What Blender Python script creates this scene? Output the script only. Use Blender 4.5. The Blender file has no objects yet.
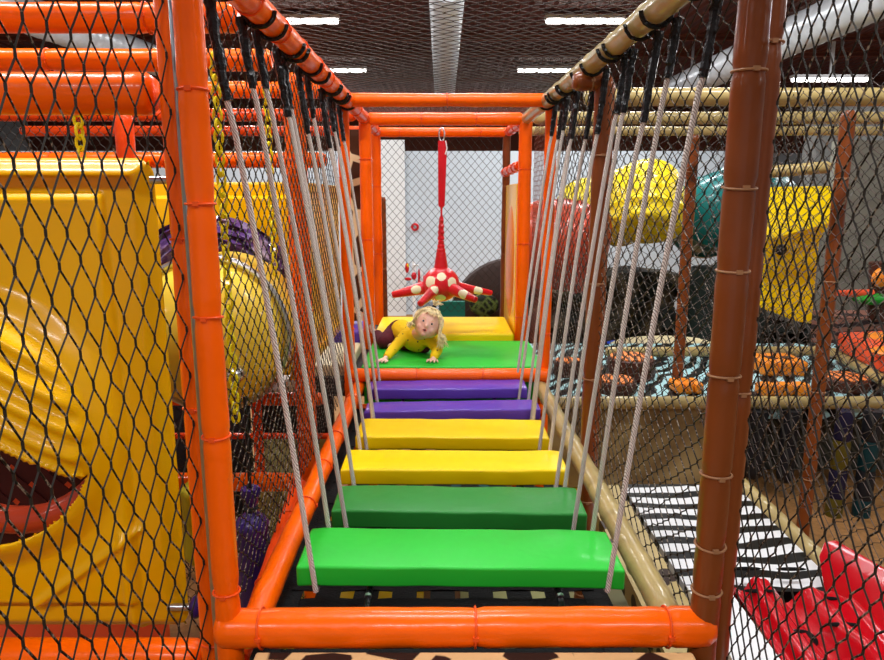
import bpy, bmesh, math, random
from mathutils import Vector, Matrix, noise
random.seed(7)
C = bpy.context.scene.collection
V = Vector
PI = math.pi
F = 680.0; TH = math.atan(135/690.0); CH = 2.15
ct, st = math.cos(TH), math.sin(TH)

def ray(u, v):
    a = (u-442)/F; b = (330-v)/F
    return V((a, ct+b*st, -st+b*ct))
def P(u, v, Y):                      # point seen at pixel (u,v) standing at depth Y
    d = ray(u, v); return V((d.x/d.y*Y, Y, CH+d.z/d.y*Y))
def G(u, v, z):                      # point seen at pixel (u,v) lying on the level z
    d = ray(u, v); t = (z-CH)/d.z; return V((d.x*t, d.y*t, z))

# ------------------------------------------------------------------ materials
def mat(name, col, rough=.5, metal=0, coat=0, bump=0, bscale=8, var=0, vscale=3, emit=None):
    m = bpy.data.materials.new(name); m.use_nodes = True
    nt = m.node_tree; b = nt.nodes['Principled BSDF']
    b.inputs['Base Color'].default_value = (*col, 1)
    b.inputs['Roughness'].default_value = rough
    b.inputs['Metallic'].default_value = metal
    b.inputs['Specular IOR Level'].default_value = .5 if metal else .22
    if coat:
        b.inputs['Coat Weight'].default_value = coat; b.inputs['Coat Roughness'].default_value = .12
    tc = nt.nodes.new('ShaderNodeTexCoord')
    if bump:
        n = nt.nodes.new('ShaderNodeTexNoise'); n.inputs['Scale'].default_value = bscale
        n.inputs['Detail'].default_value = 3
        bp = nt.nodes.new('ShaderNodeBump'); bp.inputs['Strength'].default_value = bump
        bp.inputs['Distance'].default_value = .02
        nt.links.new(tc.outputs['Object'], n.inputs['Vector'])
        nt.links.new(n.outputs['Fac'], bp.inputs['Height']); nt.links.new(bp.outputs['Normal'], b.inputs['Normal'])
    if var:
        n = nt.nodes.new('ShaderNodeTexNoise'); n.inputs['Scale'].default_value = vscale
        n.inputs['Detail'].default_value = 4
        r = nt.nodes.new('ShaderNodeValToRGB')
        r.color_ramp.elements[0].position = .3; r.color_ramp.elements[1].position = .7
        r.color_ramp.elements[0].color = (*[c*(1-var) for c in col], 1)
        r.color_ramp.elements[1].color = (*[min(1, c*(1+var)) for c in col], 1)
        nt.links.new(tc.outputs['Object'], n.inputs['Vector'])
        nt.links.new(n.outputs['Fac'], r.inputs['Fac']); nt.links.new(r.outputs['Color'], b.inputs['Base Color'])
    if emit:
        b.inputs['Emission Color'].default_value = (*col, 1); b.inputs['Emission Strength'].default_value = emit
    return m

def ramp_mat(name, kind, c0, c1, scale, lo, hi, rough=.4, stretch=(1,1,1), dist=0, coat=0, rot=(0,0,0), inv=False):
    m = bpy.data.materials.new(name); m.use_nodes = True
    nt = m.node_tree; b = nt.nodes['Principled BSDF']; b.inputs['Roughness'].default_value = rough
    b.inputs['Coat Weight'].default_value = coat*.5; b.inputs['Specular IOR Level'].default_value = .15
    tc = nt.nodes.new('ShaderNodeTexCoord'); mp = nt.nodes.new('ShaderNodeMapping')
    mp.inputs['Scale'].default_value = stretch; mp.inputs['Rotation'].default_value = rot
    nt.links.new(tc.outputs['Object'], mp.inputs['Vector'])
    if kind == 'cells':
        t = nt.nodes.new('ShaderNodeTexVoronoi'); t.feature = 'DISTANCE_TO_EDGE'; out = t.outputs['Distance']
    elif kind == 'spots':
        t = nt.nodes.new('ShaderNodeTexVoronoi'); out = t.outputs['Distance']
    elif kind == 'wave':
        t = nt.nodes.new('ShaderNodeTexWave'); t.inputs['Distortion'].default_value = dist
        t.inputs['Detail'].default_value = 2; out = t.outputs['Fac']
    else:
        t = nt.nodes.new('ShaderNodeTexNoise'); t.inputs['Detail'].default_value = 3; out = t.outputs['Fac']
    t.inputs['Scale'].default_value = scale
    nt.links.new(mp.outputs['Vector'], t.inputs['Vector'])
    r = nt.nodes.new('ShaderNodeValToRGB')
    r.color_ramp.elements[0].position = lo; r.color_ramp.elements[1].position = hi
    r.color_ramp.elements[0].color = (*c0, 1); r.color_ramp.elements[1].color = (*c1, 1)
    nt.links.new(out, r.inputs['Fac']); nt.links.new(r.outputs['Color'], b.inputs['Base Color'])
    return m

M = {}
M['orange'] = mat('orange_vinyl', (1.0, .125, .0), .3, coat=.2, bump=.25, bscale=14)
M['deep_orange'] = mat('deep_orange_vinyl', (.78, .06, .003), .35, coat=.3, bump=.3, bscale=20)
M['bamboo'] = mat('bamboo_vinyl', (.42, .31, .12), .3, coat=.4, bump=.2, bscale=12, var=.16, vscale=5)
M['brown'] = mat('brown_vinyl', (.20, .048, .010), .3, coat=.3, bump=.25, bscale=12, var=.15, vscale=3)
M['tie_o'] = mat('orange_tie', (.85, .09, .01), .4)
M['tie_b'] = mat('tan_tie', (.35, .17, .08), .4)
M['green'] = mat('bright_green_vinyl', (.02, .50, .035), .42, coat=.07, bump=.2, bscale=9)
M['dkgreen'] = mat('dark_green_vinyl', (.022, .21, .03), .4, coat=.07, bump=.25, bscale=9)
M['yellow'] = mat('yellow_vinyl', (.92, .62, .0), .42, coat=.07, bump=.2, bscale=9)
M['purple'] = mat('purple_vinyl', (.11, .045, .40), .35, coat=.25, bump=.2, bscale=9)
M['panel'] = mat('yellow_plastic', (.90, .47, .0), .3, coat=.3, bump=.08, bscale=5)
M['amber'] = mat('amber_plastic', (.72, .19, .01), .35, coat=.2)
M['tubeyellow'] = mat('tube_yellow_plastic', (.85, .58, .05), .35, coat=.3)
M['teal'] = mat('teal_plastic', (.006, .14, .14), .3, coat=.3)
M['red'] = mat('glossy_red_plastic', (.48, .002, .008), .22, coat=.3)
M['redvinyl'] = mat('red_vinyl', (.60, .01, .018), .3, coat=.3, bump=.3, bscale=20)
M['redtube'] = mat('red_tube_plastic', (.42, .045, .015), .4, coat=.3)
M['white'] = mat('white_vinyl', (.8, .8, .8), .45)
M['spot'] = mat('cream_spot', (.80, .76, .52), .45)
M['black'] = mat('black_cord', (.012, .010, .008), .5)
M['blackvinyl'] = mat('black_wrap', (.005, .005, .006), .3, coat=.2, bump=.6, bscale=60)
M['net'] = ramp_mat('net_cord_glint', 'noise', (.012, .010, .008), (.26, .21, .16), 150, .52, .60, rough=.5, stretch=(1, 1, .5))  # pale specks paint glints along one strand direction of the nets
M['net_dark'] = mat('dark_net_cord', (.022, .017, .012), .5)
M['rednet'] = mat('rust_net_cord', (.16, .035, .018), .5)
M['glintnet'] = mat('net_cord_highlight', (.09, .065, .055), .5)  # lighter cord colour, paints highlights onto one strand direction
M['rope'] = ramp_mat('braided_rope', 'wave', (.30, .25, .22), (.78, .71, .66), 55, .2, .7, rough=.7, dist=6, stretch=(1, 1, 1.3), rot=(.5, .5, 0))
M['brownrope'] = ramp_mat('brown_braided_rope', 'wave', (.10, .06, .045), (.33, .24, .19), 55, .2, .7, rough=.7, dist=6, rot=(.5, .5, 0))
M['belt'] = mat('black_webbing', (.006, .0065, .007), .7, bump=.3, bscale=120)
M['maroonbelt'] = mat('maroon_webbing', (.06, .010, .010), .6)
M['steel'] = mat('galvanised_steel', (.55, .56, .58), .3, metal=1)
M['duct'] = mat('silver_duct', (.72, .76, .80), .35, metal=.3, var=.15, vscale=4)
M['giraffe'] = ramp_mat('giraffe_print', 'cells', (.62, .38, .17), (.022, .011, .008), 8, .13, .16, rough=.4)
M['giraffe2'] = ramp_mat('giraffe_print_large', 'cells', (.75, .58, .34), (.06, .022, .010), 4.5, .07, .09, rough=.4)
M['zebra'] = ramp_mat('zebra_print', 'wave', (.003, .003, .003), (.72, .72, .72), 2.3, .40, .48, rough=.4, dist=4.5, rot=(0, 0, PI/2), stretch=(1, 1, 1))
M['icezebra'] = ramp_mat('pale_blue_black_print', 'wave', (.002, .003, .004), (.38, .62, .64), 2.4, .52, .60, rough=.4, dist=9, rot=(0, 0, .6))
M['stone'] = ramp_mat('tan_stone_print', 'cells', (.22, .14, .06), (.40, .29, .13), 2.6, .0, .30, rough=.4, coat=.3)
M['crumple'] = ramp_mat('printed_purple_vinyl', 'noise', (.10, .045, .17), (.60, .50, .62), 9, .5, .75, rough=.25, coat=.5)
M['skin'] = mat('skin', (.85, .52, .40), .5)
M['lip'] = mat('lips', (.35, .08, .07), .5)
M['eye'] = mat('dark_eye', (.03, .035, .05), .2)
M['eyewhite'] = mat('eye_white', (.7, .7, .7), .3)
M['hair'] = mat('blond_hair', (.85, .66, .36), .5, var=.3, vscale=60)
M['shirt'] = ramp_mat('yellow_dotted_knit', 'spots', (.06, .03, .03), (.85, .56, .012), 26, .12, .16, rough=.8)
M['trousers'] = mat('maroon_cloth', (.085, .010, .018), .85, var=.2, vscale=30)
M['pbag'] = mat('purple_bag_vinyl', (.035, .014, .12), .35, coat=.3, bump=.6, bscale=14)
M['void'] = mat('black_gap', (.002, .002, .002), 1)
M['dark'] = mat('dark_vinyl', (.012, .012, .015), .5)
M['camo'] = ramp_mat('dark_camouflage', 'noise', (.006, .008, .005), (.07, .05, .027), 3.0, .45, .62, rough=.7)
M['logbrown'] = mat('dark_brown_foam', (.075, .022, .012), .4, bump=.3, bscale=10)
M['logtop'] = ramp_mat('orange_log_top', 'wave', (.10, .03, .012), (.85, .25, .06), 5, .3, .5, rough=.4, dist=4)
M['foamorange'] = mat('orange_foam', (.85, .25, .015), .4, bump=.2)
M['foamred'] = mat('coral_foam', (.85, .10, .03), .4)
M['pinkwood'] = ramp_mat('brown_pink_wood_print', 'wave', (.05, .03, .03), (.32, .14, .10), 3, .4, .6, rough=.5, dist=5, rot=(0, PI/2, 0))
M['leaf'] = mat('green_leaf_foam', (.02, .28, .02), .4)
M['darkleaf'] = ramp_mat('dark_leaf_print', 'cells', (.10, .13, .03), (.012, .014, .006), 10, .06, .2)
M['chain'] = mat('yellow_chain_plastic', (.80, .66, .01), .35)
M['olive'] = mat('olive_plastic', (.35, .28, .01), .4, bump=.3)
M['palegreen'] = mat('pale_green_vinyl', (.42, .42, .16), .45)
M['cream'] = mat('cream_vinyl', (.70, .60, .36), .45)
M['blue'] = mat('blue_vinyl', (.01, .06, .5), .4)
M['housing'] = mat('lamp_housing', (.7, .7, .7), .4)
M['tube'] = mat('lit_tube', (1, .97, .92), .4, emit=9)
M['cork'] = mat('tan_rubber_floor', (.30, .145, .048), .7, var=.25, vscale=25)
M['wallwhite'] = mat('pale_wall_paint', (.62, .69, .75), .7, var=.04, vscale=.6)
M['wallbrown'] = mat('brown_wall_paint', (.16, .045, .026), .7)
M['block'] = mat('grey_block', (.20, .20, .19), .8, bump=.5, bscale=10, var=.2, vscale=14)
M['stonegrey'] = mat('grey_stone_vinyl', (.22, .21, .17), .6, var=.1)
M['darkwall'] = ramp_mat('dark_ribbed_wall', 'wave', (.035, .035, .028), (.075, .07, .05), 9, .3, .7, rough=.6, rot=(0, .7, 0))
def ceil_mat():
    m = mat('corrugated_ceiling', (.13, .036, .026), .6)
    nt = m.node_tree; b = nt.nodes['Principled BSDF']
    tc = nt.nodes.new('ShaderNodeTexCoord'); w = nt.nodes.new('ShaderNodeTexWave')
    w.inputs['Scale'].default_value = 1.6
    bp = nt.nodes.new('ShaderNodeBump'); bp.inputs['Distance'].default_value = .12; bp.inputs['Strength'].default_value = .9
    nt.links.new(tc.outputs['Object'], w.inputs['Vector']); nt.links.new(w.outputs['Fac'], bp.inputs['Height'])
    nt.links.new(bp.outputs['Normal'], b.inputs['Normal'])
    return m
M['ceil'] = ceil_mat()

# ------------------------------------------------------------------ mesh builder
class MB:
    def __init__(s): s.v = []; s.f = []; s.m = []
    def quadstrip(s, rings, closed=True, m=0):
        n = len(rings[0]); base = len(s.v)
        for r in rings: s.v.extend(r)
        for i in range(len(rings)-1):
            for j in range(n if closed else n-1):
                k = (j+1) % n
                s.f.append((base+i*n+j, base+i*n+k, base+(i+1)*n+k, base+(i+1)*n+j)); s.m.append(m)
        return base
    def tube(s, pts, r, n=12, caps=True, m=0, flat=1.0, up=None):
        pts = [V(p) for p in pts]; rs = r if isinstance(r, (list, tuple)) else [r]*len(pts)
        rings = []; ref = None
        for i, p in enumerate(pts):
            t = (pts[min(i+1, len(pts)-1)]-pts[max(i-1, 0)])
            t = t.normalized() if t.length > 1e-9 else V((0, 0, 1))
            if ref is None:
                ref = V(up) if up else (V((0, 0, 1)) if abs(t.z) < .9 else V((0, 1, 0)))
            x = t.cross(ref).normalized(); y = x.cross(t).normalized(); ref = y
            rings.append([p+x*math.cos(2*PI*j/n)*rs[i]+y*math.sin(2*PI*j/n)*rs[i]*flat for j in range(n)])
        b = s.quadstrip(rings, True, m)
        if caps:
            s.f.append(tuple(b+j for j in range(n))[::-1]); s.m.append(m)
            e = b+(len(pts)-1)*n; s.f.append(tuple(e+j for j in range(n))); s.m.append(m)
    def ell(s, c, r, n=20, k=12, m=0, rot=None):
        c = V(c); r = V(r) if not isinstance(r, (int, float)) else V((r, r, r)); rings = []
        for i in range(k+1):
            ph = PI*min(max(i/k, .004), .996); ring = []
            for j in range(n):
                a = 2*PI*j/n; q = V((r.x*math.sin(ph)*math.cos(a), r.y*math.sin(ph)*math.sin(a), r.z*math.cos(ph)))
                if rot is not None: q = rot @ q
                ring.append(c+q)
            rings.append(ring)
        b = s.quadstrip(rings[::-1], True, m)
        s.f.append(tuple(b+j for j in range(n))[::-1]); s.m.append(m)
        e = b+k*n; s.f.append(tuple(e+j for j in range(n))); s.m.append(m)
    def box(s, lo, hi, m=0):
        x0, y0, z0 = lo; x1, y1, z1 = hi; b = len(s.v)
        s.v += [V(q) for q in ((x0,y0,z0),(x1,y0,z0),(x1,y1,z0),(x0,y1,z0),(x0,y0,z1),(x1,y0,z1),(x1,y1,z1),(x0,y1,z1))]
        for q in ((3,2,1,0),(4,5,6,7),(0,1,5,4),(1,2,6,5),(2,3,7,6),(3,0,4,7)): s.f.append(tuple(b+i for i in q)); s.m.append(m)
    def prism(s, poly, d, m=0):
        d = V(d); n = len(poly); b = len(s.v)
        s.v += [V(p) for p in poly]+[V(p)+d for p in poly]
        s.f.append(tuple(b+i for i in range(n))[::-1]); s.m.append(m)
        s.f.append(tuple(b+n+i for i in range(n))); s.m.append(m)
        for i in range(n):
            j = (i+1) % n; s.f.append((b+i, b+j, b+n+j, b+n+i)); s.m.append(m)
    def lathe(s, c, prof, n=24, m=0, axis='z'):
        c = V(c); rings = []
        for r, h in prof:
            ring = []
            for j in range(n):
                a = 2*PI*j/n; x, y = r*math.cos(a), r*math.sin(a)
                ring.append(c+(V((x, y, h)) if axis == 'z' else V((x, h, y)) if axis == 'y' else V((h, x, y))))
            rings.append(ring)
        b = s.quadstrip(rings, True, m)
        s.f.append(tuple(b+j for j in range(n))[::-1]); s.m.append(m)
        e = b+(len(prof)-1)*n; s.f.append(tuple(e+j for j in range(n))); s.m.append(m)

def build(name, mb, mats, parent=None, smooth=True, fixn=True, bevel=0, angle=40, label=None):
    if not isinstance(mats, (list, tuple)): mats = [mats]
    if parent is not None: o0 = parent_world(parent)
    else:
        xs = [p[0] for p in mb.v]; ys = [p[1] for p in mb.v]; zs = [p[2] for p in mb.v]
        o0 = V(((min(xs)+max(xs))/2, (min(ys)+max(ys))/2, min(zs)))
    me = bpy.data.meshes.new(name)
    me.from_pydata([tuple(V(p)-o0) for p in mb.v], [], mb.f)
    for m in mats: me.materials.append(m)
    for p, mi in zip(me.polygons, mb.m): p.material_index = mi; p.use_smooth = smooth
    if fixn or bevel:
        bm = bmesh.new(); bm.from_mesh(me)
        if bevel:
            bmesh.ops.recalc_face_normals(bm, faces=bm.faces)
            bmesh.ops.bevel(bm, geom=[e for e in bm.edges if len(e.link_faces) == 2 and e.calc_face_angle(0) > .5],
                            offset=bevel, segments=3, profile=.6, affect='EDGES')
        bmesh.ops.recalc_face_normals(bm, faces=bm.faces)
        bm.to_mesh(me); bm.free()
    if smooth:
        try: me.set_sharp_from_angle(angle=math.radians(angle))
        except Exception: pass
    o = bpy.data.objects.new(name, me); C.objects.link(o)
    if parent is not None: o.parent = parent
    else: o.location = o0
    if label: o['label'] = label
    return o
def parent_world(p):
    w = V((0, 0, 0))
    while p is not None: w += p.location; p = p.parent
    return w
def tag(o, label, cat, group=None, kind=None):
    o['label'] = label; o['category'] = cat
    if group: o['group'] = group
    if kind: o['kind'] = kind
    return o
def thing(name, label, cat, loc, group=None):
    o = bpy.data.objects.new(name, None); C.objects.link(o); o.location = V(loc); o.empty_display_size = .1
    return tag(o, label, cat, group)
def struct(name, mb, m, smooth=False):
    o = build(name, mb, m, smooth=smooth); o['kind'] = 'structure'; return o

# ------------------------------------------------------------------ padded bars
def bar(label, a, b, r=.043, style='orange', n_ties=2, name=None, cat=None, ends=True, group=None, ties=None):
    a, b = V(a), V(b); L = (b-a).length; d = (b-a)/L
    vert = abs(d.z) > .7
    kind = {'orange': 'padded', 'bamboo': 'bamboo', 'brown': 'padded', 'deep': 'padded'}[style]
    nm = name or (f'{kind}_post' if vert else f'{kind}_rail')
    base = a if a.z <= b.z else b
    t = thing(nm, label, cat or ('post' if vert else 'rail'), base, group)
    mm = {'orange': M['orange'], 'bamboo': M['bamboo'], 'brown': M['brown'], 'deep': M['deep_orange']}[style]
    N = max(8, int(L/.02)); pts = []; rs = []; seed = random.random()*50
    fr = ties if ties is not None else [(i+.6+.2*random.random())/(n_ties+.3) for i in range(n_ties)]
    for i in range(N+1):
        s = L*i/N; p = a+d*s
        w = noise.noise(V((s*5, seed, 0)))*.0016
        rr = r + noise.noise(V((s*9, seed, 3)))*.0020
        if style == 'bamboo':
            q = ((s+seed) % .17)/.17; q = min(q, 1-q)
            rr = r*(1+.09*math.exp(-(q/.06)**2)-.02)
        for tt in fr:
            rr -= .0045*math.exp(-((s-tt*L)/.012)**2)
        if ends:
            e = min(s, L-s)
            if e < r*.5: rr *= .72+.28*math.sqrt(max(0, 1-(1-e/(r*.5))**2))
        pts.append(p+V((w, w, -w))); rs.append(rr)
    mb = MB(); mb.tube(pts, rs, 20)
    build('padding', mb, mm, t, angle=60)
    for tt in fr:
        c = a+d*(tt*L); mb = MB(); rr = r+.0005
        ring = []; ref = V((0, 0, 1)) if not vert else V((0, 1, 0))
        x = d.cross(ref).normalized(); y = x.cross(d).normalized(); tilt = random.uniform(-.12, .12)
        for j in range(25):
            q = 2*PI*j/24; ring.append(c+x*math.cos(q)*rr+y*math.sin(q)*rr+d*math.sin(q)*rr*tilt)
        mb.tube(ring, .003, 6)
        hd = c-V((0, 1, 0))*rr*.98 if abs(d.y) < .7 else c-V((1, 0, 0))*rr*math.copysign(.98, a.x)
        mb.box(hd-V((.007, .004, .005)), hd+V((.007, .004, .005)))
        build('cable_tie', mb, M['tie_o'] if style in ('orange', 'deep') else M['tie_b'], t)
    return t

# ------------------------------------------------------------------ nets
def net(label, O, U, W, w, h, cw, chh, r, m=None, sides=4, name='safety_net', bulge=None, jit=.06, group=None, knots=True):
    O, U, W = V(O), V(U).normalized(), V(W).normalized(); Nn = U.cross(W).normalized()
    nx = max(2, int(round(w/cw*2))); ny = max(2, int(round(h/chh*2)))
    mb = MB(); rnd = random.Random(len(label)*13+int(w*100))
    node = {}
    for i in range(nx+1):
        for j in range(ny+1):
            if (i+j) % 2 == 0:
                a = w*i/nx+rnd.uniform(-jit, jit)*cw*(0 < i < nx); b = h*j/ny+rnd.uniform(-jit, jit)*chh*(0 < j < ny)
                p = O+U*a+W*b
                if bulge: p = p+Nn*bulge(a/w, b/h)
                node[i, j] = p
    k = (.055 if r > .0018 else .08)*chh
    def seg(p, q, rr, mi=0):
        d = (q-p); t = d.normalized() if d.length > 1e-9 else W
        x = t.cross(Nn).normalized(); y = t.cross(x)
        A = [p+(x*math.cos(2*PI*s/sides)+y*math.sin(2*PI*s/sides))*rr for s in range(sides)]
        mb.quadstrip([A, [a+d for a in A]], True, mi)
    for (i, j), p in node.items():
        if knots: seg(p-W*k, p+W*k, r*1.5, 0)
        for di in (-1, 1):
            q = node.get((i+di, j+1))
            if q is not None:
                seg(p+W*(k if knots else 0), q-W*(k if knots else 0), r, 1 if di > 0 else 0)
    mm = m or [M['net_dark'], M['net']]
    if not isinstance(mm, list): mm = [mm, mm]
    o = build(name, mb, mm, smooth=True, fixn=False)
    return tag(o, label, 'net', group)

# ================================================================== SETTING
b = MB(); b.box((-14, -7, -.1), (14, 24.2, 0)); struct('floor', b, M['cork'])
cz = lambda Y: 5.3-.012*Y
b = MB(); b.prism([(-14, -7, cz(-7)), (-14, 24.2, cz(24.2)), (-14, 24.2, cz(24.2)+.1), (-14, -7, cz(-7)+.1)], (28, 0, 0)); struct('ceiling', b, M['ceil'])
b = MB(); b.box((-14, 24, 0), (14, 24.2, 3.62)); struct('wall_back', b, M['wallwhite'])
b = MB(); b.box((-14, 23.9, 3.62), (14, 24.2, cz(24.2))); struct('trim_1', b, M['wallbrown'])
b = MB(); b.box((-14.2, -7, 0), (-14, 24, 5.4)); struct('wall_left', b, M['wallwhite'])
b = MB(); b.box((14, -7, 0), (14.2, 24, 5.4)); struct('wall_right', b, M['wallwhite'])
b = MB(); b.box((-14, -7.2, 0), (14, -7, 5.5)); struct('wall_front', b, M['wallwhite'])
for k, Y in enumerate((3.2, 6.2, 9.2, 11.0, 13.6, 15.0, 18.0, 21.0)):
    b = MB(); z = cz(Y)
    b.box((-14, Y-.05, z-.10), (14, Y+.05, z-.08)); b.box((-14, Y-.01, z-.08), (14, Y+.01, z)); b.box((-14, Y-.05, z-.03), (14, Y+.05, z))
    o = struct('trim_%d' % (k+2), b, M['wallbrown'])
b = MB(); b.box((-13.9, 12.5, 0), (5.5, 12.7, P(400, 151, 12.5).z)); struct('wall_inner', b, M['wallwhite'])
b = MB(); b.box((P(380, 200, 12.4).x, 12.35, 0), (P(405, 200, 12.4).x, 12.49, P(400, 140, 12.4).z)); struct('trim_20', b, mat('pale_column_paint', (.78, .8, .8), .6))
# grey block wall, right distance
b = MB(); b.box((5.6, 10.5, 0), (13.9, 10.9, 3.58)); struct('wall_inner', b, M['block'])

# ceiling lamps, and unseen fill lights added to brighten the platform
k = 0
lamps = [(0, 0), (0, 1), (0, 5), (-2.35, 6), (2.35, 6), (8.3, 6), (-9.0, 0), (-9.0, 1), (-9., 2), (-9., 3), (-2.35, 0), (-2.35, 1), (-2.35, 2), (-2.35, 3), (-2.35, 4), (2.35, 0), (2.35, 1), (2.35, 2), (2.35, 3), (2.35, 4), (8.3, 0), (8.3, 1), (8.3, 2), (8.2, 3), (8.3, 4)]  # centre column and last row are added fill lights without fixtures
rowY = [-2.2, 2.4, 7.2, 12.0, 16.2, 5.6, 9.4]
seen = {(-2.35, 3): 'near fluorescent ceiling lamp left of centre, cut by the orange rail', (2.35, 3): 'larger of two fluorescent ceiling lamps right of the silver duct, above the other',
        (-2.35, 4): 'far fluorescent ceiling lamp just above the orange rail end at left', (2.35, 4): 'lower fluorescent ceiling lamp right of the silver duct, above the first orange crossbar',
        (8.3, 4): 'fluorescent ceiling lamp at far right behind the net, above the tan rail'}
def lamp(X, Y, z, label, L=1.3):
    t = thing('ceiling_lamp', label, 'lamp', (X, Y, z), 'fluorescent ceiling lamps')
    b = MB(); b.box((X-L/2-.03, Y-.09, z+.03), (X+L/2+.03, Y+.09, z+.09)); b.box((X-.03, Y-.02, z+.09), (X+.03, Y+.02, cz(Y)-.01))
    build('housing', b, M['housing'], t, smooth=False)
    for dy in (-.045, .045):
        b = MB(); b.tube([(X-L/2, Y+dy, z), (X+L/2, Y+dy, z)], .028, 10); build('light_tube', b, M['tube'], t)
for X, i in lamps:
    Y = rowY[i]; z = cz(Y)-.16
    if (X, i) in seen:
        if X > 8: Y, z, L = 14.0, P(830, 80, 14).z, 1.45; X = P(830, 80, 14).x
        else: L = 1.25
        lamp(X, Y, z, seen[(2.35 if False else (8.3 if X > 5 else X), i)], L)
    l = bpy.data.lights.new('lamp_or_fill_light', 'AREA'); l.shape = 'RECTANGLE'; l.size = 1.4; l.size_y = .25
    l.energy = 85 if i != 4 else 60; l.color = (.97, .98, 1)
    lo = bpy.data.objects.new('lamp_or_fill_light', l); C.objects.link(lo); lo.location = (X, Y, z-.06)

# ducts
def duct(name, label, a, b, r, ribs=True):
    a, b_ = V(a), V(b); N = 140; mb = MB(); pts = []; rs = []
    for i in range(N+1):
        pts.append(a.lerp(b_, i/N)); rs.append(r*(1+(.03 if (i % 4 == 0 and ribs) else 0)))
    mb.tube(pts, rs, 24)
    t = thing(name, label, 'duct', a-V((0, 0, r))); build('duct_pipe', mb, M['duct'], t)
    for q in (.1, .5, .9):
        p = a.lerp(b_, q); mb = MB(); mb.box((p.x-.02, p.y-.02, p.z+r*.9), (p.x+.02, p.y+.02, cz(p.y)-.002)); build('hanger', mb, M['steel'], t)
    return t
duct('air_duct', 'silver spiral air duct running straight back under the middle of the ceiling', (.06, 8.6, 4.62), (.06, 16, 4.43), .22)
duct('air_duct', 'wide silver air duct slanting down behind the net at upper right', (4.95, 6.5, 4.38), (4.75, 14.5, 4.30), .25)
duct('air_duct', 'silver air duct glimpsed between the orange bars at upper left', (-5.6, 8.5, 4.5), (-4.7, 14, 4.45), .24)

# ================================================================== MAIN FRAME
ZT = 2.66; ZB = 1.07; XL = -.51; XR = .575; Y0 = 1.557; YM = 2.78; Y1 = 3.9; Y2 = 4.72; Y3 = 5.65
bar('orange padded front post with cable ties, left of the plank bridge', (-.5435, Y0, .0), (-.5435, Y0, 3.05), .032, 'orange', ties=[.385, .52, .615, .70, .78, .86])
bar('orange padded post directly behind the left front post', (-.640, 1.70, .0), (-.640, 1.70, 3.1), .032, 'orange', ties=[.3, .52, .66])
bar('brown padded front post with thin tan ties, right of the plank bridge', (.667, Y0, .0), (.667, Y0, 3.1), .0355, 'brown', ties=[.38, .42, .48, .56, .64, .70, .78, .86])
bar('thin brown padded post tight behind the right front post', (.752, 1.665, .0), (.752, 1.665, 3.1), .032, 'brown', n_ties=3)
bar('glossy orange padded rail crossing the bottom of the bridge entrance', (-.572, Y0-.0, 1.07), (.690, Y0, 1.075), .049, 'orange', ties=[.09, .52, .905], name='padded_rail')
bar('orange padded top rail running back along the left side of the bridge', (XL, .9, ZT), (XL, Y1, ZT), .039, 'orange', ties=[.2, .34, .45, .55, .65, .74, .82, .93])
bar('orange padded lower rail running back along the left side of the bridge', (-.49, Y0+.03, 1.06), (-.49, Y1, 1.06), .036, 'orange', ties=[.3, .45, .6, .85])
bar('tan bamboo style top rail running back along the right side of the bridge', (.615, .9, ZT), (.565, Y1, ZT), .038, 'bamboo', n_ties=0)
bar('tan bamboo style lower rail running back along the right side of the bridge', (.60, Y0+.06, 1.06), (.575, Y1, 1.06), .039, 'bamboo', n_ties=0)
bar('brown padded middle post on the right side of the bridge', (.645, 2.84, 0), (.645, 2.84, 2.62), .036, 'brown', n_ties=5)
bar('orange padded middle post behind the net on the left side of the bridge', (-.630, 3.03, 0), (-.630, 3.03, 2.66), .046, 'orange', n_ties=4)
bar('short brown stub joining the middle right post to the tan top rail', (.52, 2.84, 2.60), (.66, 2.84, 2.60), .036, 'brown', n_ties=1)
# arch 1
XA = .57
bar('orange padded left post of the arch where the bridge meets the platform', (-.545, Y1, 0), (-.545, Y1, ZT), .033, 'orange', n_ties=3)
bar('orange padded right post of the arch where the bridge meets the platform', (.602, Y1, 0), (.602, Y1, ZT), .033, 'orange', n_ties=3)
bar('orange crossbar on top of the nearest arch', (-.55, Y1-.08, ZT), (.605, Y1-.08, ZT), .036, 'orange', ties=[.5])
bar('orange padded left post of the second arch beside the green mat', (-.515, Y2, 0), (-.515, Y2, 2.66), .042, 'orange', n_ties=5)
bar('orange padded right post of the second arch beside the green mat', (.56, Y2, 0), (.56, Y2, 2.66), .045, 'orange', n_ties=5)
bar('orange crossbar on top of the second arch holding the red star toy', (-.50, Y2, ZT), (.54, Y2, ZT), .042, 'orange', ties=[.35, .7])
bar('orange padded left post of the rear arch beside the white wall', (-.53, Y3, 0), (-.53, Y3, 2.66), .038, 'orange', n_ties=4)
bar('dark brown padded right post of the rear arch', (.52, Y3, 0), (.52, Y3, 2.66), .032, 'brown', n_ties=4)
bar('orange crossbar on top of the rear arch', (-.53, Y3, ZT), (.53, Y3, ZT), .038, 'orange', n_ties=3)
bar('short orange top rail joining the arches on the left above the platform', (-.51, Y1+.04, ZT), (-.52, Y3-.05, ZT), .038, 'deep', n_ties=4)
bar('short top rail at right joining second and rear arches', (.56, Y2+.05, ZT), (.53, Y3-.05, ZT), .038, 'deep', n_ties=3)
bar('short bamboo style top rail at right between first and second arches', (.57, Y1+.05, ZT), (.56, Y2-.05, ZT), .038, 'bamboo', n_ties=0)
bar('short red orange rail slanting above the upright yellow panel', (.53, 4.8, 2.36), (.50, 5.6, 2.34), .034, 'deep', n_ties=3)
bar('black padded post behind the rear arch at its left edge', (-.50, 5.85, 0), (-.50, 5.85, 2.15), .026, 'brown', n_ties=2).children[0].data.materials[0] = M['dark']
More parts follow.
